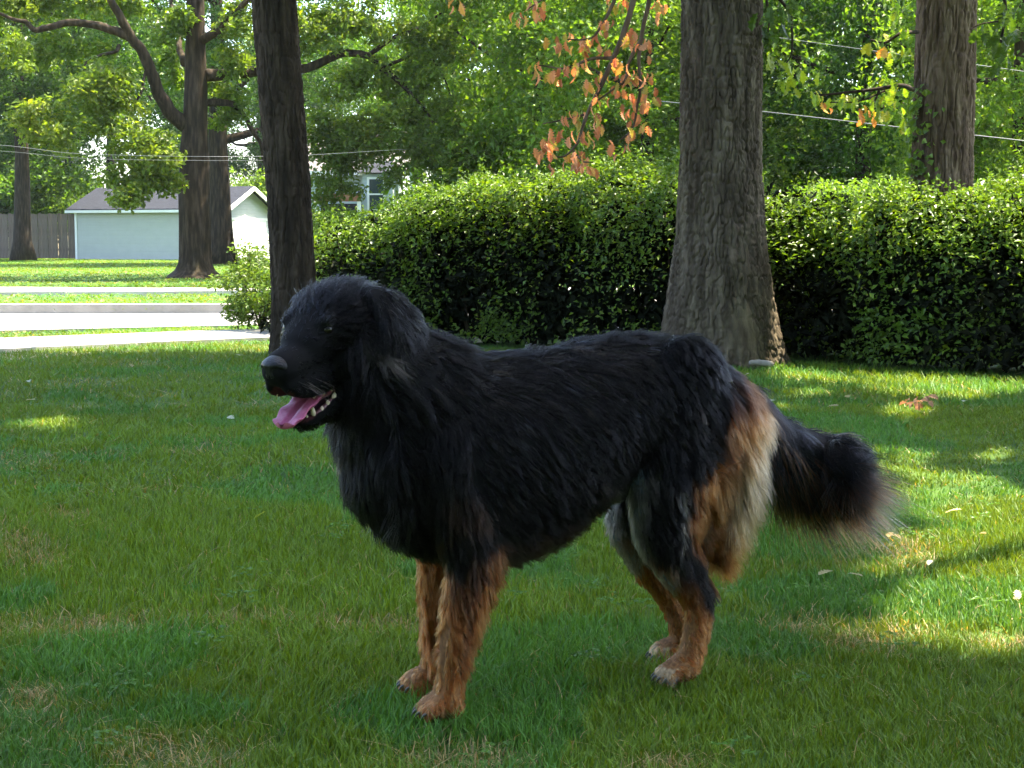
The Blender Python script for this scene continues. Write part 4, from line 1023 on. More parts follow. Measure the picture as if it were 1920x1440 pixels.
# neck and ruff
NK = [(880, 800, .12, .115, .135), (810, 775, .115, .122, .150), (745, 742, .105, .118, .142), (700, 698, .088, .105, .118), (672, 650, .075, .09, .09)]
chain([[*SD(px, py), a, b, c] for px, py, a, b, c in NK], N_)
chain([[*SD(px, py), a, b, c] for px, py, a, b, c in [(690, 765, .075, .075, .085), (720, 800, .09, .09, .10)]], N_)
chain([[*SD(px, py), a, b, c] for px, py, a, b, c in [(735, 760, .10, .10, .11), (742, 830, .10, .115, .12), (765, 905, .09, .115, .11)]], N_)
# head frame: turned towards the camera, slightly down
HPHI, HPIT = math.radians(30), math.radians(6)
cf, sf, cp, sp_ = math.cos(HPHI), math.sin(HPHI), math.cos(HPIT), math.sin(HPIT)
hfwd = np.array([cf * cp, sf * cp, -sp_]); hleft = np.array([-sf, cf, 0]); hup = np.cross(hfwd, hleft)
HR = np.column_stack([hfwd, hleft, hup])
# skull centre so that the middle of the eyes falls on its pixel
EYE = np.array([.076, .050, .018])
H0 = SD(573, 614, 0.03) - HR @ np.array([.078, 0, .020])
def hd(x, y, z): return H0 + HR @ np.array([x, y, z])
def hchain(keys, label):
    chain([[*hd(*k[:3]), *k[3:6]] for k in keys], label, HR, 0.008)
hchain([(-.075, 0, -.005, .06, .075, .07), (-.03, 0, .012, .07, .085, .072), (.02, 0, .012, .06, .078, .066), (.055, 0, .0, .05, .062, .052), (.085, 0, -.014, .04, .05, .04)], H_)   # skull
for s in (-1, 1):
    hchain([(.045, s * .036, .034, .03, .026, .018), (.068, s * .042, .030, .02, .018, .014)], H_)             # brows
    hchain([(-.05, s * .055, -.04, .05, .035, .05), (.0, s * .058, -.045, .05, .03, .045), (.03, s * .045, -.055, .03, .022, .03)], H_)   # cheeks
hchain([(.065, 0, -.022, .05, .050, .042), (.11, 0, -.036, .04, .043, .036), (.142, 0, -.044, .034, .041, .035), (.162, 0, -.047, .022, .034, .029)], MZ_)      # muzzle
for s in (-1, 1):
    hchain([(.05, s * .032, -.068, .03, .014, .028), (.09, s * .033, -.074, .03, .013, .030), (.130, s * .029, -.076, .028, .014, .026), (.153, s * .020, -.073, .018, .014, .02)], MZ_)     # flews
# lower jaw, opened wide
JH, JT = np.array([.005, 0, -.095]), np.array([.110, 0, -.146])
for s in (-1, 1):
    hchain([(*(JH + [-.01, s * .046, 0]), .03, .016, .030), (*(JH * .6 + JT * .4 + [0, s * .036, -.012]), .026, .012, .016), (*(JH * .2 + JT * .8 + [0, s * .022, -.010]), .022, .011, .014), (*(JT + [.002, s * .008, -.006]), .016, .011, .012)], JW_)
hchain([(*(JH + [-.02, 0, -.035]), .04, .045, .03), (*(JH * .6 + JT * .4 + [0, 0, -.03]), .03, .03, .016), (*(JH * .2 + JT * .8 + [0, 0, -.020]), .024, .02, .012), (*(JT + [0, 0, -.012]), .014, .012, .010)], JW_)
# ears: flat hanging flaps
for s in (-1, 1):
    hchain([(-.030, s * .070, .066, .030, .017, .018), (-.046, s * .096, .052, .044, .014, .022), (-.052, s * .124, .006, .054, .013, .032), (-.060, s * .138, -.052, .052, .012, .034), (-.070, s * .140, -.108, .036, .010, .030)], EA_)
# legs
def leg(keys, v, label):
    chain([[*SD(k[0], k[1], v + (k[5] if len(k) > 5 else 0)), k[2], k[3], k[4]] for k in keys], label)
leg([(850, 860, .085, .055, .11), (872, 960, .072, .052, .085), (885, 1040, .052, .043, .06), (872, 1110, .040, .037, .05), (857, 1180, .033, .033, .05), (848, 1235, .030, .031, .04), (843, 1285, .027, .029, .035), (836, 1322, .034, .034, .026)], .088, FL_)
leg([(815, 860, .08, .05, .10), (825, 960, .065, .047, .08), (826, 1040, .046, .040, .055), (820, 1110, .037, .034, .05), (818, 1180, .031, .031, .05), (815, 1230, .028, .029, .04), (810, 1270, .026, .028, .032), (803, 1298, .033, .033, .025)], -.088, FL_)
leg([(1285, 740, .095, .05, .12), (1280, 840, .115, .058, .115), (1262, 930, .095, .055, .09), (1253, 1000, .070, .046, .06), (1280, 1065, .048, .036, .05), (1305, 1115, .033, .028, .035), (1310, 1150, .029, .026, .032), (1303, 1195, .026, .026, .035), (1293, 1232, .026, .028, .03), (1280, 1252, .036, .034, .024)], .080, HL_)
leg([(1240, 820, .09, .05, .11), (1215, 920, .085, .05, .085), (1196, 985, .066, .042, .055), (1222, 1050, .045, .034, .05), (1252, 1105, .031, .027, .035), (1270, 1145, .028, .025, .032), (1278, 1185, .026, .026, .035), (1276, 1210, .026, .027, .028), (1266, 1230, .035, .033, .022)], -.070, HL_)
leg([(1358, 770, .045, .050, .07), (1372, 850, .055, .052, .08), (1358, 925, .055, .048, .075), (1332, 1000, .040, .036, .05)], .062, HL_)
leg([(1335, 780, .045, .050, .07), (1335, 850, .055, .05, .08), (1310, 925, .055, .045, .075), (1285, 1000, .040, .034, .05)], -.062, HL_)
CLAWS = []
def paw(px, py, v, label, n=4):
    c = SD(px, py, v); c[2] = .022
    for k in range(n):
        a = (k - 1.5) / 1.5
        tip = c + np.array([.050 - .010 * abs(a), a * .024, -.004])
        chain([[*(c + np.array([.012, a * .016, .010])), .022, .0115, .020], [*(tip + np.array([-.008, 0, .006])), .014, .0095, .015], [*tip, .012, .009, .011]], label, I3, .005)
        CLAWS.append(tip + np.array([.010, 0, -.001]))
paw(834, 1336, .088, FL_); paw(801, 1308, -.088, FL_); paw(1277, 1260, .080, HL_); paw(1264, 1238, -.070, HL_)
# tail
TA = [(1385, 762, 0, .048), (1425, 806, -.01, .046), (1468, 840, -.02, .050), (1512, 860, -.02, .054), (1545, 866, 0, .055), (1568, 864, .02, .050), (1582, 864, .04, .036)]
chain([[*SD(px, py, v), r, r, r] for px, py, v, r in TA], TL_)
ELL_C = np.array([e[0] for e in ELL]); ELL_R = np.array([e[1] for e in ELL]); ELL_S = np.array([e[2] for e in ELL]); ELL_L = np.array([e[3] for e in ELL])
# unit sphere
nu, nv_ = 20, 13
th_ = np.linspace(0, math.pi, nv_)[1:-1]; ph_ = np.linspace(0, 2 * math.pi, nu, endpoint=False)
SV = np.vstack([[[0, 0, 1]], np.array([[math.sin(t) * math.cos(p), math.sin(t) * math.sin(p), math.cos(t)] for t in th_ for p in ph_]), [[0, 0, -1]]])
SQ = np.array([[1 + i * nu + j, 1 + (i + 1) * nu + j, 1 + (i + 1) * nu + (j + 1) % nu, 1 + i * nu + (j + 1) % nu] for i in range(nv_ - 3) for j in range(nu)])
last = 1 + (nv_ - 2) * nu
ST = np.array([[0, 1 + j, 1 + (j + 1) % nu] for j in range(nu)] + [[last, last - nu + (j + 1) % nu, last - nu + j] for j in range(nu)])
av = np.concatenate([e[0] + (SV * e[2]) @ e[1].T for e in ELL])
offs = np.arange(len(ELL)) * len(SV)
aq = (SQ[None] + offs[:, None, None]).reshape(-1, 4); at_ = (ST[None] + offs[:, None, None]).reshape(-1, 3)
raw = bpy.data.objects.new('dog_raw', mesh_np('dog_raw', av, [aq, at_])); COL.objects.link(raw)
md = raw.modifiers.new('r', 'REMESH'); md.mode = 'VOXEL'; md.voxel_size = 0.0052; md.use_smooth_shade = True
md = raw.modifiers.new('s', 'SMOOTH'); md.factor = 0.5; md.iterations = 5
dg = bpy.context.evaluated_depsgraph_get(); dg.update()
body_me = bpy.data.meshes.new_from_object(raw.evaluated_get(dg)); body_me.name = 'dog'
bpy.data.objects.remove(raw)
nvb = len(body_me.vertices)
bco = np.empty(nvb * 3, np.float32); body_me.vertices.foreach_get('co', bco); bco = bco.reshape(-1, 3).astype(float)
bno = np.empty(nvb * 3, np.float32); body_me.vertices.foreach_get('normal', bno); bno = bno.reshape(-1, 3).astype(float)
vlab = np.zeros(nvb, int)
for s in range(0, nvb, 4000):
    d = bco[s:s + 4000, None, :] - ELL_C[None]
    loc = np.einsum('nmi,mij->nmj', d, ELL_R) / ELL_S[None]
    vlab[s:s + 4000] = ELL_L[np.argmin((loc ** 2).sum(-1), 1)]

BLK = np.array([.0022, .0022, .0028]); TAN = np.array([.17, .058, .017]); CRM = np.array([.40, .235, .11]); GRY = np.array([.10, .096, .09]); BRN = np.array([.030, .016, .009])
U_HIND = SD(1285, 1000, .08)[0]
def coat(p, n, lab, r):
    """coat colour at points of the body"""
    N = len(p); u, v, z = p[:, 0], p[:, 1], p[:, 2]
    nz = fbm(p * 28, 801, 2) - .5; nb = fbm(p * 9, 802, 2) - .5; rr = r.random(N) - .5
    c = np.tile(BLK, (N, 1))
    def mix(c, col, w): w = np.clip(w, 0, 1)[:, None]; return c * (1 - w) + np.asarray(col) * w
    # front legs
    f = lab == FL_
    lim = .335 + .05 * (n[:, 0] < -.2) + .01 * (n[:, 0] > .5)
    w = np.where(f, np.clip((lim - z + nb * .16 + nz * .14) / .08, 0, 1), 0)
    c = mix(c, TAN, w)
    st = np.where(f & (z < .30) & (z > .09), np.clip(1.15 - np.abs(n[:, 0] + .12 + nb * .7) / .34, 0, 1) * (np.abs(n[:, 1]) > .2), 0)
    c = mix(c, BLK * 1.6, st * (.55 + nz))
    c = mix(c, TAN * 1.25, np.where(f & (z < .09), .6, 0))
    # hind legs
    h = lab == HL_
    w = np.where(h, np.clip((.258 - z + nb * .18 + nz * .12 + .10 * np.clip(n[:, 0] + .2, 0, 1) - .06 * np.clip(-n[:, 0], 0, 1)) / .10, 0, 1), 0); c = mix(c, TAN * 1.05, w)
    st = np.where(h & (z < .26) & (z > .12), np.clip((-n[:, 0] - .35 + nb) / .35, 0, 1), 0); c = mix(c, BLK * 1.5, st * .8)
    c = mix(c, CRM * 1.1, np.where(h & (z < .04) & (n[:, 0] > .1), .45, 0))
    # breeches: tan at the side of the buttock, cream at the very back
    ub = U_HIND - np.interp(z, [.15, .24, .305, .36, .437, .525, .59, .66], [.055, .012, -.020, -.034, -.012, .048, .088, .10])
    bre = np.where(((lab == T_) | h) & (z > .17) & (z < .66), np.clip((ub - u + nb * .09 + nz * .07) / .05, 0, 1), 0)
    top = np.clip((.585 - z + nb * .08) / .07, 0, 1)
    c = mix(c, TAN * 1.05, bre * (.12 + .88 * top)); c = mix(c, CRM * .8, bre * top * np.clip((ub - u - .095 + nb * .08) / .06, 0, 1))
    # groin and belly
    bel = np.where(((lab == T_) | h) & (u < U_HIND + .19) & (u > U_HIND + .03) & (z < .43), np.clip((-n[:, 2] + .05 + nb * 1.4) / .5, 0, 1), 0); c = mix(c, GRY * 1.6, bel * .8)
    bel2 = np.where((lab == T_) & (n[:, 2] < -.55) & (u < .02), .5 + nz, 0); c = mix(c, BRN, bel2)
    c = mix(c, GRY * 1.7, np.where(h & (z > .28) & (z < .46) & (n[:, 0] > .35), np.clip((n[:, 0] - .35 + nb * 1.2) / .35, 0, 1) * .4, 0))
    # elbows, shoulder fringe, ruff tips
    c = mix(c, BRN * .8, np.where((lab == FL_) & (z > .28) & (z < .46), np.clip((nz + .05) * 3, 0, .5), 0))
    # cheek and small face marks
    hp = (p - H0) @ HR
    ck = np.exp(-(((hp[:, 0] - .005) / .022) ** 2 + ((hp[:, 2] + .042 - .6 * (hp[:, 0] - .005)) / .013) ** 2)) * (np.abs(hp[:, 1]) > .05) * np.isin(lab, (H_, JW_, MZ_, N_)) * (hp[:, 0] > -.035)
    c = mix(c, np.array([.075, .068, .058]), ck * .9 + nz * ck)
    c = mix(c, GRY * .5, np.where((lab == H_) & (hp[:, 2] > .055) & (hp[:, 0] < -.01), np.clip(nz * 3, 0, .35), 0))
    # tail: black with brownish underside
    t = lab == TL_
    c = mix(c, BRN * 1.4, np.where(t, np.clip(nb * 2.2 + .02 - n[:, 2] * .2, 0, .6), 0))
    return c * (1 + .8 * rr[:, None])
r_ = np.random.default_rng(900)
bc = coat(bco, bno, vlab, r_)
hpv = (bco - H0) @ HR
inm = np.isin(vlab, (MZ_, JW_)) & (np.abs(hpv[:, 1]) < .03) & (((vlab == MZ_) & (bno @ hup < -.35) & (hpv[:, 0] < .165)) | ((vlab == JW_) & (bno @ hup > .25)))
tn_ = np.isin(vlab, (FL_, HL_)) & (bc[:, 0] > .06); bc[tn_] *= np.array([.95, 1.35, 1.9])
bc[inm] = np.array([.045, .014, .016])
a = body_me.attributes.new('Col', 'FLOAT_COLOR', 'POINT'); cc = np.ones((nvb, 4), np.float32); cc[:, :3] = np.clip(bc * .8, 0, 1); a.data.foreach_set('color', cc.ravel())
body_me.materials.clear(); M['skin'] = mat_attr('dog_skin', .8, .1); body_me.materials.append(M['skin'])
dog = bpy.data.objects.new('dog', body_me); COL.objects.link(dog)
dog.location = DO; dog.rotation_euler = (0, 0, math.pi + TH)
tag(dog, 'large shaggy black and tan dog standing on the lawn, panting with tongue out', 'dog')

# ---- fur
body_me.calc_loop_triangles()
nt_ = len(body_me.loop_triangles); tri = np.empty(nt_ * 3, np.int32); body_me.loop_triangles.foreach_get('vertices', tri); tri = tri.reshape(-1, 3)
A_, B_, C_ = bco[tri[:, 0]], bco[tri[:, 1]], bco[tri[:, 2]]
area = np.linalg.norm(np.cross(B_ - A_, C_ - A_), axis=1) / 2; tlab = vlab[tri[:, 0]]
wgt = area * np.array([1.0, 1.05, 2.0, 2.4, 2.0, 1.9, 1.7, 1.35, 2.4])[tlab]
NF = 230000
pick = r_.choice(nt_, NF, p=wgt / wgt.sum())
b1, b2 = r_.random(NF), r_.random(NF); fl = b1 + b2 > 1; b1[fl], b2[fl] = 1 - b1[fl], 1 - b2[fl]; b0 = 1 - b1 - b2
fp = A_[pick] * b0[:, None] + B_[pick] * b1[:, None] + C_[pick] * b2[:, None]
fn = norm(bno[tri[pick, 0]] * b0[:, None] + bno[tri[pick, 1]] * b1[:, None] + bno[tri[pick, 2]] * b2[:, None])
lab = tlab[pick]; fh = (fp - H0) @ HR; fhn = fn @ HR
# leave mouth, nose and eyes free
kill = np.isin(lab, (MZ_, JW_)) & (np.abs(fh[:, 1]) < .034) & (((lab == MZ_) & (fhn[:, 2] < -.3)) | ((lab == JW_) & (fhn[:, 2] > .2)))
kill |= (lab == MZ_) & (fh[:, 0] > .156) & (fh[:, 2] > -.062)
for s in (-1, 1): kill |= np.linalg.norm(fh - EYE * [1, s, 1], axis=1) < .0080
kill |= fp[:, 2] < .012
keep = ~kill; fp, fn, lab, fh, fhn = fp[keep], fn[keep], lab[keep], fh[keep], fhn[keep]; NF = len(fp)
u, v, z = fp[:, 0], fp[:, 1], fp[:, 2]
ln = np.full(NF, .04); lift = np.full(NF, .32); flow = np.tile(np.array([-1.0, 0, -.45]), (NF, 1)); grav = np.full(NF, .35)
m = lab == T_
ln[m] = .032 + .016 * np.clip(-fn[m, 2], 0, 1) + .012 * np.clip(fn[m, 2], 0, 1)
flow[m] = np.column_stack([np.full(m.sum(), -1.0), np.zeros(m.sum()), -.25 - .75 * np.clip(1 - fn[m, 2], 0, 1)])
fr = m & (u > .02); ln[fr] = .044; flow[fr] = np.array([-.35, 0, -1.0])
rear = (np.isin(lab, (T_, HL_))) & (u < U_HIND - .045) & (z > .20) & (z < .64) & (fn[:, 0] < .15)
m = lab == N_; ln[m] = .044; flow[m] = np.column_stack([-.75 - .4 * np.clip(fn[m, 2], 0, 1), np.zeros(m.sum()), -.75 + .3 * np.clip(fn[m, 2], 0, 1)]); lift[m] = .42
fr = m & (fn[:, 0] > .35); flow[fr] = np.array([-.1, 0, -1.0]); ln[fr] = .050; lift[fr] = .55
def hflow(mask, x, y, zz): flow[mask] = HR @ np.array([x, y, zz])
m = lab == H_; ln[m] = np.interp(fh[m, 0], [-.08, -.02, .04, .075, .1], [.046, .044, .038, .026, .016]); lift[m] = np.interp(fh[m, 0], [-.08, .0, .05, .09], [.5, .75, .65, .4]); hflow(m, -1, 0, .15)
ck = m & (fh[:, 2] < -.02); ln[ck] = np.interp(fh[ck, 0], [-.05, .02, .06], [.042, .032, .014]); lift[ck] = .4; hflow(ck, -.8, 0, -.6)
m = lab == MZ_; ln[m] = .013; lift[m] = .38; hflow(m, -1, 0, -.3)
m = lab == JW_; ln[m] = .014; lift[m] = .3; hflow(m, -.7, 0, -.8); bk = m & (fh[:, 0] < .05); ln[bk] = .035
m = lab == EA_; ln[m] = .038 + .024 * (fh[m, 2] < -.06); lift[m] = .14; hflow(m, -.25, 0, -1); grav[m] = .6
m = lab == FL_; ln[m] = np.interp(z[m], [0, .08, .2, .3, .4, .6], [.013, .020, .028, .032, .036, .036]); flow[m] = np.array([-.35, 0, -1.0]); lift[m] = .52
bf = m & (fn[:, 0] < -.45) & (z > .10) & (z < .36); ln[bf] *= 1.5; flow[bf] = np.array([-.6, 0, -1.0])
m = lab == HL_; ln[m] = np.interp(z[m], [0, .06, .15, .24, .36, .5, .7], [.013, .018, .022, .024, .034, .036, .036]); flow[m] = np.array([-.55, 0, -1.0]); lift[m] = .46
ln[rear] = np.interp(z[rear], [.20, .28, .42, .60, .66], [.05, .085, .085, .055, .045]); flow[rear] = np.array([-.55, 0, -1.0]); lift[rear] = .38; grav[rear] = .5
m = lab == TL_
tk = ELL_C[ELL_L == TL_]; ti = np.argmin(((fp[m][:, None, :] - tk[None]) ** 2).sum(-1), 1); tp_ = ti / len(tk)
tdir = norm(np.gradient(tk, axis=0))[ti]
tp_f = np.zeros(NF); tp_f[m] = tp_
flow[m] = tdir * (1.0 - .35 * tp_[:, None]) + np.array([0, 0, -.75]); ln[m] = .062 + .105 * np.clip(-fn[m, 2] * .8 + .3, 0, 1) * np.clip(.7 + tp_ * .8, 0, 1) * np.clip(1.45 - tp_, .45, 1); lift[m] = .40; grav[m] = .55
ue = np.isin(lab, (N_, H_)) & (np.abs(fh[:, 1]) > .048) & (fh[:, 0] < -.01) & (fh[:, 0] > -.085) & (fh[:, 2] > -.10) & (fh[:, 2] < .05); ln[ue] = np.minimum(ln[ue], .022)
fcol = coat(fp, fn, lab, r_)
tn_ = np.isin(lab, (FL_, HL_)) & (fcol[:, 0] > .06) & (z < .3); fcol[tn_] *= np.array([.95, .82, .7])
if True:   # tan tips under the tail and cream breech fringe
    tt = (lab == TL_) & (r_.random(NF) < .14 * np.clip(.4 - fn[:, 2], 0, 1)); fcol[tt] = TAN * .55 * (.6 + .8 * r_.random((tt.sum(), 1)))
    sv_ = (np.isin(lab, (T_, N_, H_, EA_))) & (r_.random(NF) < .004 + .03 * (lab == EA_) + .10 * ((lab == EA_) & (np.abs(fhn[:, 0]) > .6)) + .03 * ((lab == H_) & (fh[:, 2] > .05))); fcol[sv_] = GRY * .5
ln *= .70 + .5 * r_.random(NF)
tl_ = lab == TL_; ln[tl_] *= .55 + .75 * r_.random(tl_.sum()) ** 1.3
ws = (lab == TL_) & (fn[:, 2] < .2) & (tp_f < .9) & (r_.random(NF) < .11); ln[ws] *= 1.35; fcol[ws] = TAN * .6
st_ = (lab == TL_) & (np.abs(tp_f - .72) < .12) & (r_.random(NF) < .35); fcol[st_] = np.array([.085, .062, .042]) * (.4 + .9 * r_.random((st_.sum(), 1)))
cell = np.floor(fp / np.where(np.isin(lab, (MZ_, H_, FL_))[:, None], .008, .014) * np.where((z < .3)[:, None], .6, 1.0)).astype(np.int64)
key = (cell[:, 0] * 73856093) ^ (cell[:, 1] * 19349663) ^ (cell[:, 2] * 83492791) ^ (lab * 7919)
_, inv = np.unique(key, return_inverse=True); cnt = np.bincount(inv)
cc_ = np.column_stack([np.bincount(inv, fp[:, k]) / cnt for k in range(3)]); jit = r_.normal(size=(len(cnt), 3))
glc = r_.random(len(cnt))[inv]
bl_ = np.isin(lab, (T_, N_, H_, EA_, TL_)) & (glc < .07 * np.clip(fn[:, 2] + .25, 0, 1.2)) & (r_.random(NF) < .4); fcol[bl_] = np.array([.036, .042, .062]) * (.4 + .9 * r_.random((bl_.sum(), 1)))  # blue-grey clumps on upward-facing fur paint a sky sheen
bl_ = np.isin(lab, (T_, N_, FL_, HL_)) & (z > .28) & (glc > .95) & (fcol[:, 0] < .01) & (r_.random(NF) < .35); fcol[bl_] = np.array([.040, .030, .022]) * (.4 + .9 * r_.random((bl_.sum(), 1)))
bl_ = np.isin(lab, (MZ_, JW_)) & (r_.random(NF) < .06); fcol[bl_] = np.array([.03, .034, .046])
low = np.column_stack([fbm(fp * 14, 811 + k, 2) - .5 for k in range(3)])
fl_ = flow + low * 1.5 + jit[inv] * .26 + r_.normal(size=(NF, 3)) * .10
ft = norm(fl_ - fn * np.sum(fl_ * fn, 1, keepdims=True))
ang = np.clip(lift + r_.normal(size=NF) * .10 + jit[inv][:, 0] * .12, .08, 1.2)[:, None]
d0 = ft * np.cos(ang) + fn * np.sin(ang)
d1 = norm(norm(flow) * .7 + ft * .6 + np.array([0, 0, -1.0]) * grav[:, None])
NP = 6
pos = np.empty((NF, NP, 3)); pos[:, 0] = fp - fn * .003; cur = pos[:, 0].copy()
clp = (cc_[inv] - fp) * np.where(np.isin(lab, (FL_, HL_)) & (z < .3), .35, .58)[:, None]
for k in range(1, NP):
    t = (k - .5) / (NP - 1); d = norm(d0 * (1 - .75 * t) + d1 * .75 * t)
    cur = cur + d * (ln / (NP - 1))[:, None]
    pos[:, k] = cur + clp * (k / (NP - 1)) ** 1.3
pos[:, :, 2] = np.maximum(pos[:, :, 2], .004)
rad = np.linspace(1, .18, NP)[None, :] * (np.where(np.isin(lab, (MZ_, H_, JW_)), .00055, np.where(z < .3, .0010, .00078)) * (.8 + .4 * r_.random(NF)))[:, None]
def fur_object(name, pos, rad, col, mat, parent):
    hc = bpy.data.hair_curves.new(name); hc.add_curves([pos.shape[1]] * pos.shape[0])
    hc.attributes['position'].data.foreach_set('vector', np.ascontiguousarray(pos, np.float32).ravel())
    ra = hc.attributes.get('radius') or hc.attributes.new('radius', 'FLOAT', 'POINT'); ra.data.foreach_set('value', np.ascontiguousarray(rad, np.float32).ravel())
    ca = hc.attributes.new('Col', 'FLOAT_COLOR', 'CURVE'); c4 = np.ones((pos.shape[0], 4), np.float32); c4[:, :3] = np.clip(col, .002, .9); ca.data.foreach_set('color', c4.ravel())
    hc.materials.append(mat); o = bpy.data.objects.new(name, hc); COL.objects.link(o); o.parent = parent; return o
def mat_fur():
    m, nt, out = new_mat('fur'); at = nt.nodes.new('ShaderNodeAttribute'); at.attribute_name = 'Col'
    h = nt.nodes.new('ShaderNodeBsdfHairPrincipled'); h.parametrization = 'COLOR'
    nt.links.new(at.outputs['Color'], h.inputs['Color']); h.inputs['IOR'].default_value = 1.16; h.inputs['Roughness'].default_value = .30; h.inputs['Radial Roughness'].default_value = .5; h.inputs['Random Roughness'].default_value = .2
    nt.links.new(h.outputs[0], out.inputs[0]); return m
M['fur'] = mat_fur()
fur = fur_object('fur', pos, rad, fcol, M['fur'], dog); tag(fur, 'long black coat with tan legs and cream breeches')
# a few whiskers and long stray hairs
wk, wr = [], []
for s in (-1, 1):
    for k in range(9):
        p0 = hd(.10 + .05 * r_.random(), s * .038, -.060 - .02 * r_.random()); e = HR @ (np.array([-.25 - .3 * r_.random(), s * 1.0, -.3 - .4 * r_.random()])) * .045
        wk.append(spline([p0, p0 + e * .5, p0 + e + np.array([0, 0, -.008])], NP)); wr.append(np.linspace(.0005, .0002, NP))
wc = np.tile(GRY * .9, (len(wk), 1))
fur_object('whiskers', np.array(wk), np.array(wr), wc, M['fur'], dog)

# ---- nose, eyes, tongue, teeth
def mat_plain(name, col, rough, spec=.5, bump_s=0.0, scale=60):
    m, nt, out = new_mat(name); b = principled(nt, rough, spec); n = noise_node(nt, scale, 3)
    r = ramp(nt, n.outputs['Fac'], [(.3, tuple(c * .85 for c in col)), (.7, tuple(min(c * 1.12, 1) for c in col))]); nt.links.new(r.outputs[0], b.inputs['Base Color'])
    if bump_s: bump(nt, n.outputs['Fac'], bump_s, .002, b)
    nt.links.new(b.outputs[0], out.inputs[0]); return m
M['nose'] = mat_plain('wet_nose', (.004, .004, .006), .42, .22, .6, 300)
M['eye'] = mat_plain('eye', (.006, .004, .003), .12, .35)
M['tongue'] = mat_plain('tongue', (.34, .075, .155), .40, .45, .5, 240)
M['tooth'] = mat_plain('tooth', (.50, .40, .30), .35, .4)
M['gum'] = mat_plain('gum', (.10, .03, .035), .35, .5)
def sphere_part(name, c, R, radii, mat, parent, deform=None, sub=None):
    nu2, nv2 = 36, 24
    th = np.linspace(0, math.pi, nv2)[1:-1]; ph = np.linspace(0, 2 * math.pi, nu2, endpoint=False)
    v = np.vstack([[[0, 0, 1]], np.array([[math.sin(t) * math.cos(p), math.sin(t) * math.sin(p), math.cos(t)] for t in th for p in ph]), [[0, 0, -1]]])
    q = np.array([[1 + i * nu2 + j, 1 + (i + 1) * nu2 + j, 1 + (i + 1) * nu2 + (j + 1) % nu2, 1 + i * nu2 + (j + 1) % nu2] for i in range(nv2 - 3) for j in range(nu2)])
    l_ = 1 + (nv2 - 2) * nu2
    t = np.array([[0, 1 + j, 1 + (j + 1) % nu2] for j in range(nu2)] + [[l_, l_ - nu2 + (j + 1) % nu2, l_ - nu2 + j] for j in range(nu2)])
    p = v * np.asarray(radii)
    if deform is not None: p = deform(p, v)
    return add(name, mesh_np(name, c + p @ R.T, [q, t], True), mat, parent)
def nose_def(p, v):
    p = p.copy()
    p[:, 1] *= 1 - .28 * np.clip(-v[:, 2], 0, 1)                      # narrower below
    p[:, 0] -= .004 * np.clip(v[:, 2], 0, 1) ** 2
    for s in (-1, 1):
        d = np.sqrt(((v[:, 1] - s * .50) / .26) ** 2 + ((v[:, 2] + .12) / .30) ** 2); k = np.exp(-d ** 2) * (v[:, 0] > 0)
        p[:, 0] -= .011 * k
        d = np.sqrt(((v[:, 1] - s * .86) / .16) ** 2 + ((v[:, 2] + .20) / .2) ** 2); p[:, 0] -= .006 * np.exp(-d ** 2) * (v[:, 0] > 0)
    p[:, 0] -= .004 * np.exp(-(v[:, 1] / .09) ** 2) * (v[:, 0] > 0) * (v[:, 2] < .3)
    return p
sphere_part('nose', hd(.165, 0, -.041), HR, (.024, .031, .024), M['nose'], dog, nose_def)
for s in (-1, 1):
    sphere_part('eye', hd(*(EYE * [1, s, 1] + [-.0035, -s * .001, -.001])), HR, (.0095, .0095, .0095), M['eye'], dog)
# tongue
tk_ = spline([(.010, 0, -.096, .024, .008), (.055, 0, -.108, .028, .008), (.090, 0, -.117, .031, .0075), (.118, 0, -.130, .033, .0065), (.140, 0, -.143, .032, .006), (.155, 0, -.150, .027, .005), (.164, 0, -.150, .010, .003)], 30)
mr = 28; ph = np.linspace(0, 2 * math.pi, mr, endpoint=False); V = []
tdir = norm(np.gradient(tk_[:, :3], axis=0))
for i, (row, td) in enumerate(zip(tk_, tdir)):
    nn = np.array([-td[2], 0, td[0]])
    for p in ph:
        w, h = row[3] * math.cos(p), row[4] * math.sin(p)
        x = math.cos(p)
        g = -.0065 * math.exp(-(x / .13) ** 2) if math.sin(p) > 0 else 0
        cu = .007 * abs(x) ** 2.5 + .0028 * math.sin(i * .9 + (1.3 if x > 0 else 0)) * abs(x) ** 3
        V.append(H0 + HR @ (row[:3] + nn * (h + g + cu) + np.array([0, w, 0])))
n = len(tk_); i = np.arange(n - 1)[:, None] * mr; j = np.arange(mr)[None]; jn = (j + 1) % mr
q = np.stack([i + j, i + jn, i + mr + jn, i + mr + j], -1).reshape(-1, 4)
V += [V[0] * 0 + np.mean(V[:mr], 0), np.mean(V[-mr:], 0)]
t = np.array([[n * mr, (k + 1) % mr, k] for k in range(mr)] + [[n * mr + 1, (n - 1) * mr + k, (n - 1) * mr + (k + 1) % mr] for k in range(mr)])
add('tongue', mesh_np('tongue', np.array(V), [q, t], True), M['tongue'], dog)
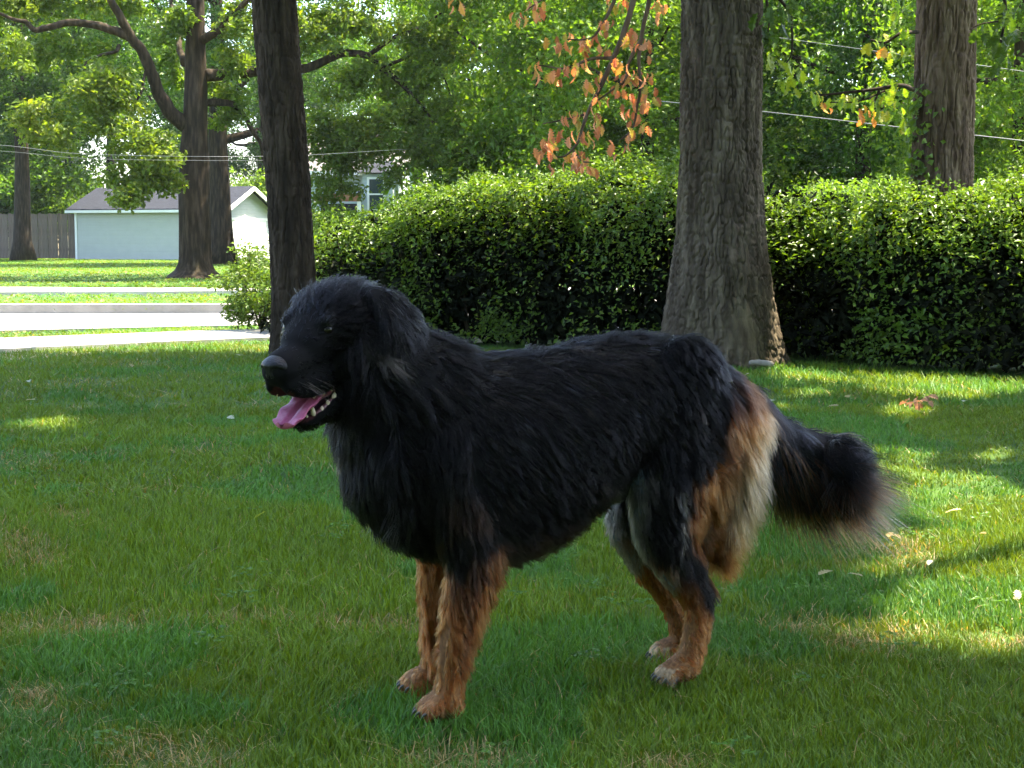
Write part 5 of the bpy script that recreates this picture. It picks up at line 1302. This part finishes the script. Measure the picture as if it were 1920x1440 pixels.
# inside of the mouth
sphere_part('mouth_lining', hd(.03, 0, -.092), HR, (.045, .034, .026), M['gum'], dog)
for s_ in (-1, 1):
    gp = np.array([H0 + HR @ np.array(p) for p in spline([(.012, s_ * .042, -.100), (.045, s_ * .036, -.113), (.077, s_ * .030, -.129), (.099, s_ * .022, -.141), (.110, s_ * .006, -.146)], 14)])
    Vv, Ff = join([tube(gp, np.full(14, .0062), 8)]); add('gum', mesh_np('gum', Vv, Ff, True), M['gum'], dog)
def tooth(c, d, ln_, r0):
    c = np.asarray(c, float); d = np.asarray(d, float); d = d / np.linalg.norm(d)
    pth = spline([c - d * .004, c + d * ln_ * .5, c + d * ln_], 7); pw = np.array([H0 + HR @ p for p in pth])
    Vv, Ff = join([tube(pw, r0 * np.array([1, 1.05, 1, .85, .62, .36, .08]), 10)]); add('tooth', mesh_np('tooth', Vv, Ff, True), M['tooth'], dog)
for s in (-1, 1):
    tooth((.102, s * .024, -.136), (.25, s * .1, 1), .019, .0042)           # lower canine
    for k, (x, zz, l_, r0) in enumerate([(.085, -.131, .007, .0038), (.071, -.123, .008, .0044), (.055, -.115, .011, .0056), (.038, -.107, .011, .0062), (.022, -.098, .009, .0058)]):
        tooth((x, s * (.030 + .003 * k), zz), (-.1, s * .05, 1), l_, r0)
    tooth((.146, s * .019, -.080), (.1, s * .05, -1), .018, .0040)           # upper canine
    for k, (x, zz, l_, r0) in enumerate([(.10, -.098, .010, .005), (.075, -.096, .012, .006), (.052, -.092, .012, .0065)]):
        tooth((x, s * .027, zz), (0, 0, -1), l_, r0)
M['claw'] = mat_plain('claw', (.03, .025, .02), .35, .5)
for c_ in CLAWS:
    Vv, Ff = join([tube(spline([c_ + np.array([-.008, 0, .004]), c_ + np.array([.002, 0, .003]), c_ + np.array([.010, 0, -.006])], 6), np.array([.0036, .0036, .0033, .0026, .0016, .0004]), 8)]); add('claw', mesh_np('claw', Vv, Ff, True), M['claw'], dog)
for k in range(6):
    y = (k - 2.5) * .0065; tooth((.115 - .0015 * abs(k - 2.5), y, -.143), (.25, 0, 1), .008, .0028)

# ================================================================ HAZE (pale summer air over the street)
hv, hq = box(-150, 150, -50, 180, -1.3, 24)
hz_m = bpy.data.materials.new('haze'); hz_m.use_nodes = True; hn = hz_m.node_tree
for n_ in list(hn.nodes):
    if n_.type != 'OUTPUT_MATERIAL': hn.nodes.remove(n_)
pv_ = hn.nodes.new('ShaderNodeVolumePrincipled'); pv_.inputs['Color'].default_value = (.82, .92, 1.0, 1); pv_.inputs['Density'].default_value = 0.00016; pv_.inputs['Anisotropy'].default_value = 0.2
hn.links.new(pv_.outputs[0], next(n_ for n_ in hn.nodes if n_.type == 'OUTPUT_MATERIAL').inputs['Volume'])
hz_o = add('haze', mesh_np('haze', hv, hq), hz_m); tag(hz_o, 'thin pale summer haze over the street', kind='stuff')
